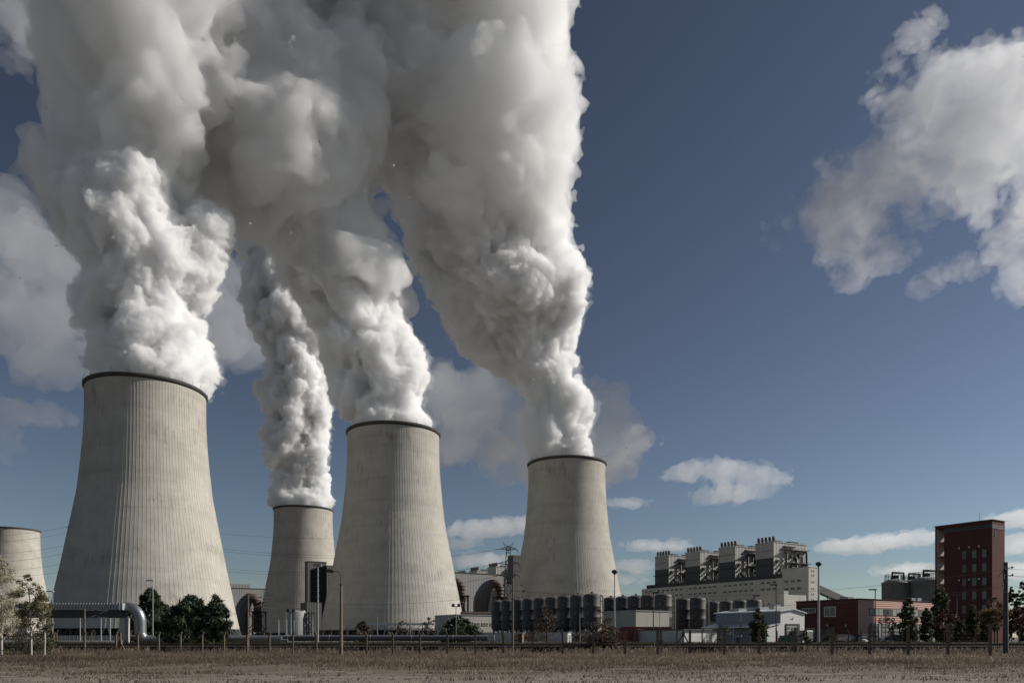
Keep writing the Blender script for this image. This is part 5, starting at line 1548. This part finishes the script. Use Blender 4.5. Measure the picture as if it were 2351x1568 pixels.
def vapour(name, blobs, h, m, octaves, warp, seed, label=None, cat=None, group=None, k=4.0, soft=None, fine=0.0, mouth=0.0, lump=None, inset=0.0, refine=(), parent=None):
    """octaves: (cell size, height) of rounded billows, big ones first; soft(z) tames the small ones higher up"""
    amp = sum(a for _, a in octaves) + (lump[1] if lump else 0)
    D, lo = blob_field(blobs, h, amp + 3 * h, k)
    D += inset
    idx = np.argwhere(np.abs(D) < amp * 1.2 + 2 * h)
    p = (idx * h + lo)
    d = D[tuple(idx.T)].astype(np.float64)
    q = p.copy()
    for ax in range(3):
        q[:, ax] += warp[1] * fbm(p / warp[0], seed + 11 * ax, 3)
    if lump: d = d - lump[1] * fbm(p / lump[0], seed + 55, 3) * (np.clip((p[:, 2] - mouth) / 30, 0, 1) if mouth else 1)
    left = amp - (lump[1] if lump else 0) + fine * 2
    for j, (cell, a) in enumerate(octaves):
        w = worley(q / cell, seed + 101 * j).astype(np.float64)
        bump = np.clip(0.60 - w, -0.5, 0.6) * a * 1.5
        if soft is not None and j > 0: bump = bump * soft(p[:, 2])
        if mouth: bump = bump * np.clip((p[:, 2] - mouth) / 12, 0.15, 1)
        d = d - bump
        D[tuple(idx.T)] = d
        left -= a
        keep = np.abs(d) < left * 1.2 + 2 * h          # only cells that finer billows can still move
        idx, p, d, w, q = idx[keep], p[keep], d[keep], w[keep], q[keep]
        q = q + 0.22 * cell * (w[:, None] - 0.5)
    if fine:
        d = d - fine * fbm(p / (2.4 * h), seed + 77, 2)
        D[tuple(idx.T)] = d
    D[0], D[-1] = 1, 1; D[:, 0], D[:, -1] = 1, 1; D[:, :, 0], D[:, :, -1] = 1, 1
    V, Q = big_pieces(*surface_nets(D, lo, h))
    for lev, (cell, a_) in enumerate(refine):          # halve the mesh and roughen it with ever smaller billows
        V, Q = halve(V, Q)
        if a_:
            n = normals(V, Q)
            w = worley(V / cell, seed + 401 + lev)
            t_ = (0.55 - w) * a_ * 1.6 + 0.45 * a_ * vnoise(V / (cell * .6), seed + 431 + lev)
            if mouth: t_ = t_ * np.clip((V[:, 2] - mouth) / 8, 0.2, 1)
            V = V + n * t_[:, None]
    o = np_mesh(name, V, Q, m, parent, smooth=True)
    return tag(o, label, cat, group) if label else o

def big_pieces(V, Q, least=260):
    """keep only the shells with at least this many faces"""
    l = np.arange(len(V))
    a, b = Q.ravel(), np.roll(Q, -1, 1).ravel()
    for _ in range(200):
        m = np.minimum(l[a], l[b]); n = l.copy()
        np.minimum.at(n, a, m); np.minimum.at(n, b, m)
        np.minimum.at(n, l, n)
        n = n[n]; n = n[n]
        if (n == l).all(): break
        l = n
    cnt = np.bincount(l[Q[:, 0]], minlength=len(V))
    Q = Q[cnt[l[Q[:, 0]]] >= least]
    used, inv = np.unique(Q.ravel(), return_inverse=True)
    return V[used], inv.reshape(-1, 4)

def halve(V, Q):
    """split every quad in four, rounding the cage a little"""
    nv = len(V)
    e = np.stack([Q, np.roll(Q, -1, 1)], 2).reshape(-1, 2)
    lo_, hi_ = e.min(1).astype(np.int64), e.max(1).astype(np.int64)
    key, inv = np.unique(lo_ * nv + hi_, return_inverse=True)
    em = (V[key // nv] + V[key % nv]) / 2
    fc = V[Q].mean(1)
    inv = inv.reshape(-1, 4)
    # pull corners towards the mean of the faces round them
    acc = np.stack([np.bincount(Q.ravel(), np.repeat(fc[:, k], 4), nv) for k in range(3)], 1) / np.maximum(np.bincount(Q.ravel(), minlength=nv), 1)[:, None]
    ef = np.stack([np.bincount(inv.ravel(), np.repeat(fc[:, k], 4), len(key)) for k in range(3)], 1) / np.maximum(np.bincount(inv.ravel(), minlength=len(key)), 1)[:, None]
    P = np.concatenate([V * 0.6 + acc * 0.4, (em + ef) / 2, fc])
    m0 = nv + inv; f0 = nv + len(key) + np.arange(len(Q))
    F4 = [np.stack([Q[:, k], m0[:, k], f0, m0[:, (k - 1) % 4]], 1) for k in range(4)]
    return P, np.concatenate(F4)

def normals(V, Q):
    fn = np.cross(V[Q[:, 2]] - V[Q[:, 0]], V[Q[:, 3]] - V[Q[:, 1]])
    n = np.stack([np.bincount(Q.ravel(), np.repeat(fn[:, k], 4), len(V)) for k in range(3)], 1)
    return n / np.maximum(np.linalg.norm(n, axis=1), 1e-9)[:, None]

def column(rows, seed, depth, thick=0.85, dens=1.5, rmin=0.24, rmax=0.5, zmin=None):
    """puffs filling the outline given as rows (py, left px, right px[, depth])"""
    rg = np.random.default_rng(seed)
    rows = sorted(rows, key=lambda r: -r[0])
    out = []
    ys = [r[0] for r in rows]
    def at(py):
        for a, b in zip(rows[:-1], rows[1:]):
            if a[0] >= py >= b[0]:
                t = (a[0] - py) / max(a[0] - b[0], 1e-6)
                da = a[3] if len(a) > 3 else depth; db = b[3] if len(b) > 3 else depth
                return a[1] + (b[1] - a[1]) * t, a[2] + (b[2] - a[2]) * t, da + (db - da) * t
        return rows[-1][1], rows[-1][2], depth
    py = ys[0]
    while py > ys[-1]:
        l, r, d = at(py)
        hw = (r - l) / 2
        # edge puffs hold the outline, the rest fill the body
        for e in (0, 1):
            rp = min(hw * rg.uniform(rmin, rmin + 0.12), rg.uniform(26, 48))
            c = l + rp if e == 0 else r - rp
            dy = d + rg.uniform(-0.35, 0.35) * hw / F * d * thick
            rr = rp / F * d
            out.append((X(c, dy), dy, Z(py, dy), rr, rr, rr))
        for _ in range(2 if hw < 130 else 3):
            rp = hw * rg.uniform(rmin + 0.1, rmax)
            c = rg.uniform(l + rp, r - rp)
            lat = abs(c - (l + r) / 2) / max(hw, 1)
            dd = (1 - 0.6 * lat) * hw / F * d * thick
            dy = d + rg.uniform(-1, 1) * max(dd - rp / F * d * 0.6, 0)
            rr = rp / F * d
            out.append((X(c, dy), dy, Z(py, dy), rr, rr, rr))
        py -= min(max(hw * 0.22 / dens, 5), 15)
    if zmin is not None: out = [b for b in out if b[2] - b[5] > zmin]
    return out

DENSE = volume_mat('dense_steam', 0.42)
LOOSE = volume_mat('loose_darkened_steam', 0.12, absorb=0.018)  # absorption added to deepen the shade in the steam
VEIL = volume_mat('steam_veil', 0.03)
LOOSE_LIT = volume_mat('loose_lit_steam', 0.11, absorb=0.0005)  # lit copy: absorption nearly left out to keep this plume bright
def plume(label, pos, low, up, h, seed, oct_low, mouth=106, loose=None, ref=((2.6, 1.15), (1.3, .55))):
    t = thing('steam_plume', label, 'steam plume', (0, 0, 0), group='steam plumes over the cooling towers')
    vapour('dense_column', low, h, DENSE, oct_low, (36, 9), seed, mouth=mouth, lump=(30, 4), k=5.0, inset=1.8, refine=ref, parent=t)
    vapour('steam_veil', low, h * 1.25, VEIL, oct_low, (36, 9), seed, mouth=mouth, lump=(30, 4), k=5.0, inset=0.4, fine=3.2, refine=((2.4, 1.0),), parent=t)
    if up: vapour('upper_cloud', up, 2.1, loose or LOOSE, [(34, 7.0), (16, 7.0), (8, 5.0)], (50, 14), seed + 7, lump=(46, 7), k=8.0, inset=3.6, fine=2.6, refine=((4.6, .6),), parent=t)
    return t
P1 = [(935,245,425),(900,222,442),(860,210,448),(830,205,440),(780,215,432),(740,205,415),(700,170,405),(650,190,405),(600,208,410),(560,195,415),
      (520,150,410),(480,118,405),(440,115,400),(400,82,400),(350,80,430),(300,92,460),(260,150,490),(220,125,510),(170,100,530),(120,85,540),(60,115,560),(0,90,580),(-70,80,600),(-140,60,620)]
P1b = [(915,415,452),(880,425,468),(850,430,476),(830,432,470),(800,428,455)]
P1c = [(760,400,430),(720,398,428)]
P1d = [(695,402,432),(660,405,480),(620,402,500),(570,405,508),(530,410,512),(490,400,520)]
up = lambda rows, y: [r for r in rows if r[0] <= y]
lowr = lambda rows, y: [r for r in rows if r[0] >= y]
plume('thick white steam plume rising from the largest, nearest cooling tower on the left', None,
      column(lowr(P1, 440), 1, 338) + column(P1b, 2, 351, rmin=.35) + column(P1c, 3, 345, rmin=.35) + column(P1d, 4, 350, rmin=.3),
      column(up(P1, 530), 6, 342, dens=1.2), 1.25, 5, [(20, 3.6), (10, 4.0), (5, 2.8)])
P2 = [(1190,640,742),(1160,630,752),(1100,630,748),(1050,612,750),(1000,605,750),(950,612,748),(900,600,745),(850,605,760),(800,600,760),(750,590,740),
      (700,560,720),(650,560,690),(600,560,690),(550,540,680),(500,535,660),(440,530,660),(380,520,650)]
plume('slim white steam plume above the farthest and smallest smoking tower, between the two big towers', None,
      column(P2, 7, 654), None, 1.8, 25, [(20, 4.0), (10, 4.2), (5.4, 3.0)], ref=((3.2, 1.3), (1.7, .6)))
P3 = [(1015,835,970),(975,815,985),(930,775,968),(880,758,962),(840,752,966),(800,748,955),(750,740,928),(700,700,915),(650,672,905),(610,650,925),
      (550,640,905),(500,600,880),(450,540,860),(400,480,862),(350,420,860)]
P3b = [(715,850,915),(690,840,942),(650,800,950),(600,760,930),(550,720,905)]
P3c = [(520,425,495),(495,405,520),(450,405,700),(400,400,800),(350,395,850),(300,390,875),(250,380,880),(200,350,872),(150,340,870),(100,330,862),(50,340,850),(0,360,840),(-70,360,840),(-140,360,840),(-260,360,840)]
P3e = [(420,820,960),(360,800,980),(300,790,960),(240,780,960),(180,760,950),(120,740,940),(60,720,930),(0,700,920),(-70,680,900)]
P3f = [(330,400,560),(260,400,600),(190,380,620),(120,380,640),(60,400,660),(0,420,680),(-70,420,700)]
P3d = [(515,545,630),(490,530,650),(450,500,660)]
plume('broad steam plume over the tower in the middle, dark grey underneath where it drifts left', None,
      column(lowr(P3, 600), 11, 408),
      column(up(P3, 680), 17, 402, dens=1.2) + column(P3b, 12, 425, dens=1.2) + column(P3c, 13, 380, thick=.75, dens=1.2) + column(P3d, 14, 385) + column(P3e, 15, 418, thick=.6, dens=1.2) + column(P3f, 16, 362, thick=.5, dens=1.2),
      1.35, 45, [(22, 4.4), (11, 4.6), (5.4, 3.2)])
P4 = [(1085,1236,1345,484),(1050,1222,1345,484),(1000,1205,1343,484),(950,1190,1340,484),(900,1175,1338,484),(850,1150,1328,484),(800,1100,1318,484),(760,1060,1322,480),(740,1040,1335,479),(700,1010,1312,476),(660,985,1345,472),(640,980,1350,471),(600,960,1315,468),(560,940,1290,465),(520,925,1305,456),(480,900,1312,448),(430,880,1315,438),(380,865,1328,429),(340,850,1300,423),(290,840,1262,416),(250,830,1290,411),(210,820,1325,405),(150,800,1318,402),(100,790,1312,401),(50,780,1318,399),(0,770,1325,398),(-70,760,1330,397),(-140,760,1330,397),(-300,760,1330,396),(-480,760,1330,395)]  # upper depths drawn nearer and unseen top rows added to shade the middle plume
plume('tall white steam plume on the right, over the cooling tower beside the dark tanks', None,
      column(lowr(P4, 520), 21, 482, thick=.75), column(up(P4, 640), 22, 450, thick=.75, dens=1.2), 1.5, 65, [(23, 4.4), (11, 4.6), (5.6, 3.2)], loose=LOOSE_LIT)
CL = volume_mat('cloud_vapour', 0.0042, (1, 1, 1), 0.45)
CLB = volume_mat('plume_side_cloud_vapour', 0.0075, (1, 1, 1), 0.3)
CLM = volume_mat('bank_cloud_vapour', 0.0042, (1, 1, 1), 0.4)
CLT = volume_mat('thin_cloud_vapour', 0.0033, (1, 1, 1), 0.4)
FEATHER = volume_mat('cloud_feather', 0.0022, (1, 1, 1), 0.4)
def cloud(blobs_px, depth, h, m, octv, seed, label, flat=1.0, deep=0.8, fine=0, warp=(220, 60), feather=0.0):
    s = depth / F
    bl = []
    for b in blobs_px:
        px, py, rx = b[:3]; ry = b[3] if len(b) > 3 else rx * flat
        bl.append((X(px, depth), depth, Z(py, depth), rx * s, rx * s * deep, ry * s))
    if feather:
        t = thing('cloud', label, 'cloud', (0, 0, 0), group='clouds in the sky')
        vapour('cloud_body', bl, h, m, octv, warp, seed, k=30, fine=fine, inset=feather * .7, refine=((1.6 * h, .3 * h),), parent=t)
        vapour('feathered_rim', bl, h, FEATHER, octv, warp, seed, k=30, fine=fine * 2.6, inset=-feather * .25, lump=(90, 26), parent=t)
        return t
    return vapour('cloud', bl, h, m, octv, warp, seed, label, 'cloud', 'clouds in the sky', k=30, fine=fine, refine=((1.6 * h, .3 * h),))

cloud([(2290,180,90),(2230,200,70),(2180,180,50),(2080,212,40,28),(2020,205,38,22),(2120,260,70),(2200,300,90),(2300,300,100),(2360,200,90),(2150,360,70),
       (2060,405,70),(1980,440,70),(1900,460,62),(1860,475,42),(1930,530,55),(2010,500,60),(2250,400,80),(2330,400,75),(2180,450,40),(2230,470,40)],
      2600, 8, CL, [(170, 60), (75, 30), (32, 14)], 201, 'big white cumulus cloud high at the right edge of the sky', fine=8, feather=22, deep=.6)
cloud([(2020,600,50,34),(1965,640,36,22),(2050,595,34,28)], 2600, 6, CLT, [(110, 36), (45, 20), (20, 9)], 211, 'small ragged white cloud just below the big cumulus', fine=5)
cloud([(2140,645,26,14),(2120,665,18,16),(2200,620,36,12),(2230,605,22,10),(2165,630,18,10)], 2600, 5, CLT, [(60, 26), (28, 14), (13, 6)], 221, 'torn wisp of cloud below the big cumulus, right of the small ragged cloud', fine=5)
cloud([(2340,620,45,70),(2300,560,40,40),(2370,500,50,60)], 2600, 6, CLT, [(90, 40), (40, 20), (18, 8)], 231, 'thin veil of cloud against the right edge of the photo, under the cumulus', fine=6)
cloud([(2110,72,32,26),(2140,42,22,20),(2080,92,22,18)], 2600, 5, CLT, [(70, 30), (30, 16), (14, 7)], 241, 'small wispy cloud at the top, above the big cumulus', fine=5)
cloud([(1565,1085,42,18),(1620,1076,42,20),(1680,1080,48,22),(1735,1092,36,18),(1660,1134,42,14),(1720,1125,48,18),(1775,1100,34,16),(1620,1146,26,9)], 3200, 8, CL, [(90, 26), (42, 16), (20, 8)], 251, 'small flat white cloud low in the middle of the blue sky', fine=5)
cloud([(1020,900,70,60),(1100,930,95,80),(1040,1010,70,50),(1150,1030,90,50),(1210,1080,60,30),(1355,890,40,40),(1385,960,55,60),(1440,1030,62,40),(1400,1085,40,22),(1260,1000,110,80),(1330,1050,80,50)],
      2400, 8, CLB, [(150, 50), (65, 26), (28, 12)], 261, 'grey cloud bank behind the right-hand steam plume', fine=5)
cloud([(20,470,60,70),(60,560,90,90),(140,620,95,80),(190,720,90,80),(70,740,100,80),(160,830,90,60),(20,640,60,90),(280,760,100,90),(300,860,60,40)],
      2400, 8, CLT, [(170, 60), (75, 30), (32, 12)], 271, 'wide dim grey cloud at the left edge behind the nearest tower', fine=5)
cloud([(500,760,95,80),(545,690,80,80),(470,840,70,40),(565,800,60,60),(460,650,60,60)], 2400, 8, CLT, [(150, 50), (65, 26), (30, 12)], 281, 'grey cloud in the gap between the nearest plume and the slim far plume', fine=5)
cloud([(40,945,60,22),(105,955,40,18),(5,1005,34,34),(0,1040,20,20)], 2400, 7, CLT, [(90, 30), (42, 16), (20, 8)], 291, 'small low grey cloud at the left edge, beside the rim of the nearest tower', fine=5)
cloud([(30,40,80,40),(90,90,60,40),(40,150,34,18),(60,10,70,30)], 2400, 7, CLT, [(90, 30), (42, 16), (20, 8)], 301, 'pale torn cloud in the top left corner', fine=6)
cloud([(1920,1258,40,14),(1980,1252,60,16),(2050,1242,60,14),(2110,1232,45,12)], 4200, 9, CLM, [(90, 24), (42, 14), (20, 7)], 311, 'long low cloud to the left of the red tower', fine=4)
cloud([(2070,1310,60,14),(2120,1308,40,12)], 4200, 9, CLM, [(80, 20), (40, 12), (20, 6)], 321, 'faint low cloud above the grey silos', fine=4)
cloud([(2320,1195,50,16),(2360,1185,40,18),(2330,1250,60,22),(2340,1310,60,16)], 4200, 9, CLM, [(90, 24), (42, 14), (20, 7)], 331, 'low white cloud at the right edge behind the red tower', fine=4)
cloud([(1450,1300,46,14),(1425,1330,40,9),(1510,1252,66,9),(1440,1155,40,9)], 4200, 9, CLT, [(80, 20), (40, 12), (20, 6)], 341, 'thin low cloud right of the tower with the right-hand plume', fine=4)
cloud([(1070,1215,50,16),(1140,1210,60,18),(1190,1205,40,18),(1060,1250,30,12),(1100,1285,60,14)], 4200, 9, CLM, [(90, 24), (42, 14), (20, 7)], 351, 'low pinkish grey cloud between the middle and right towers', fine=4)
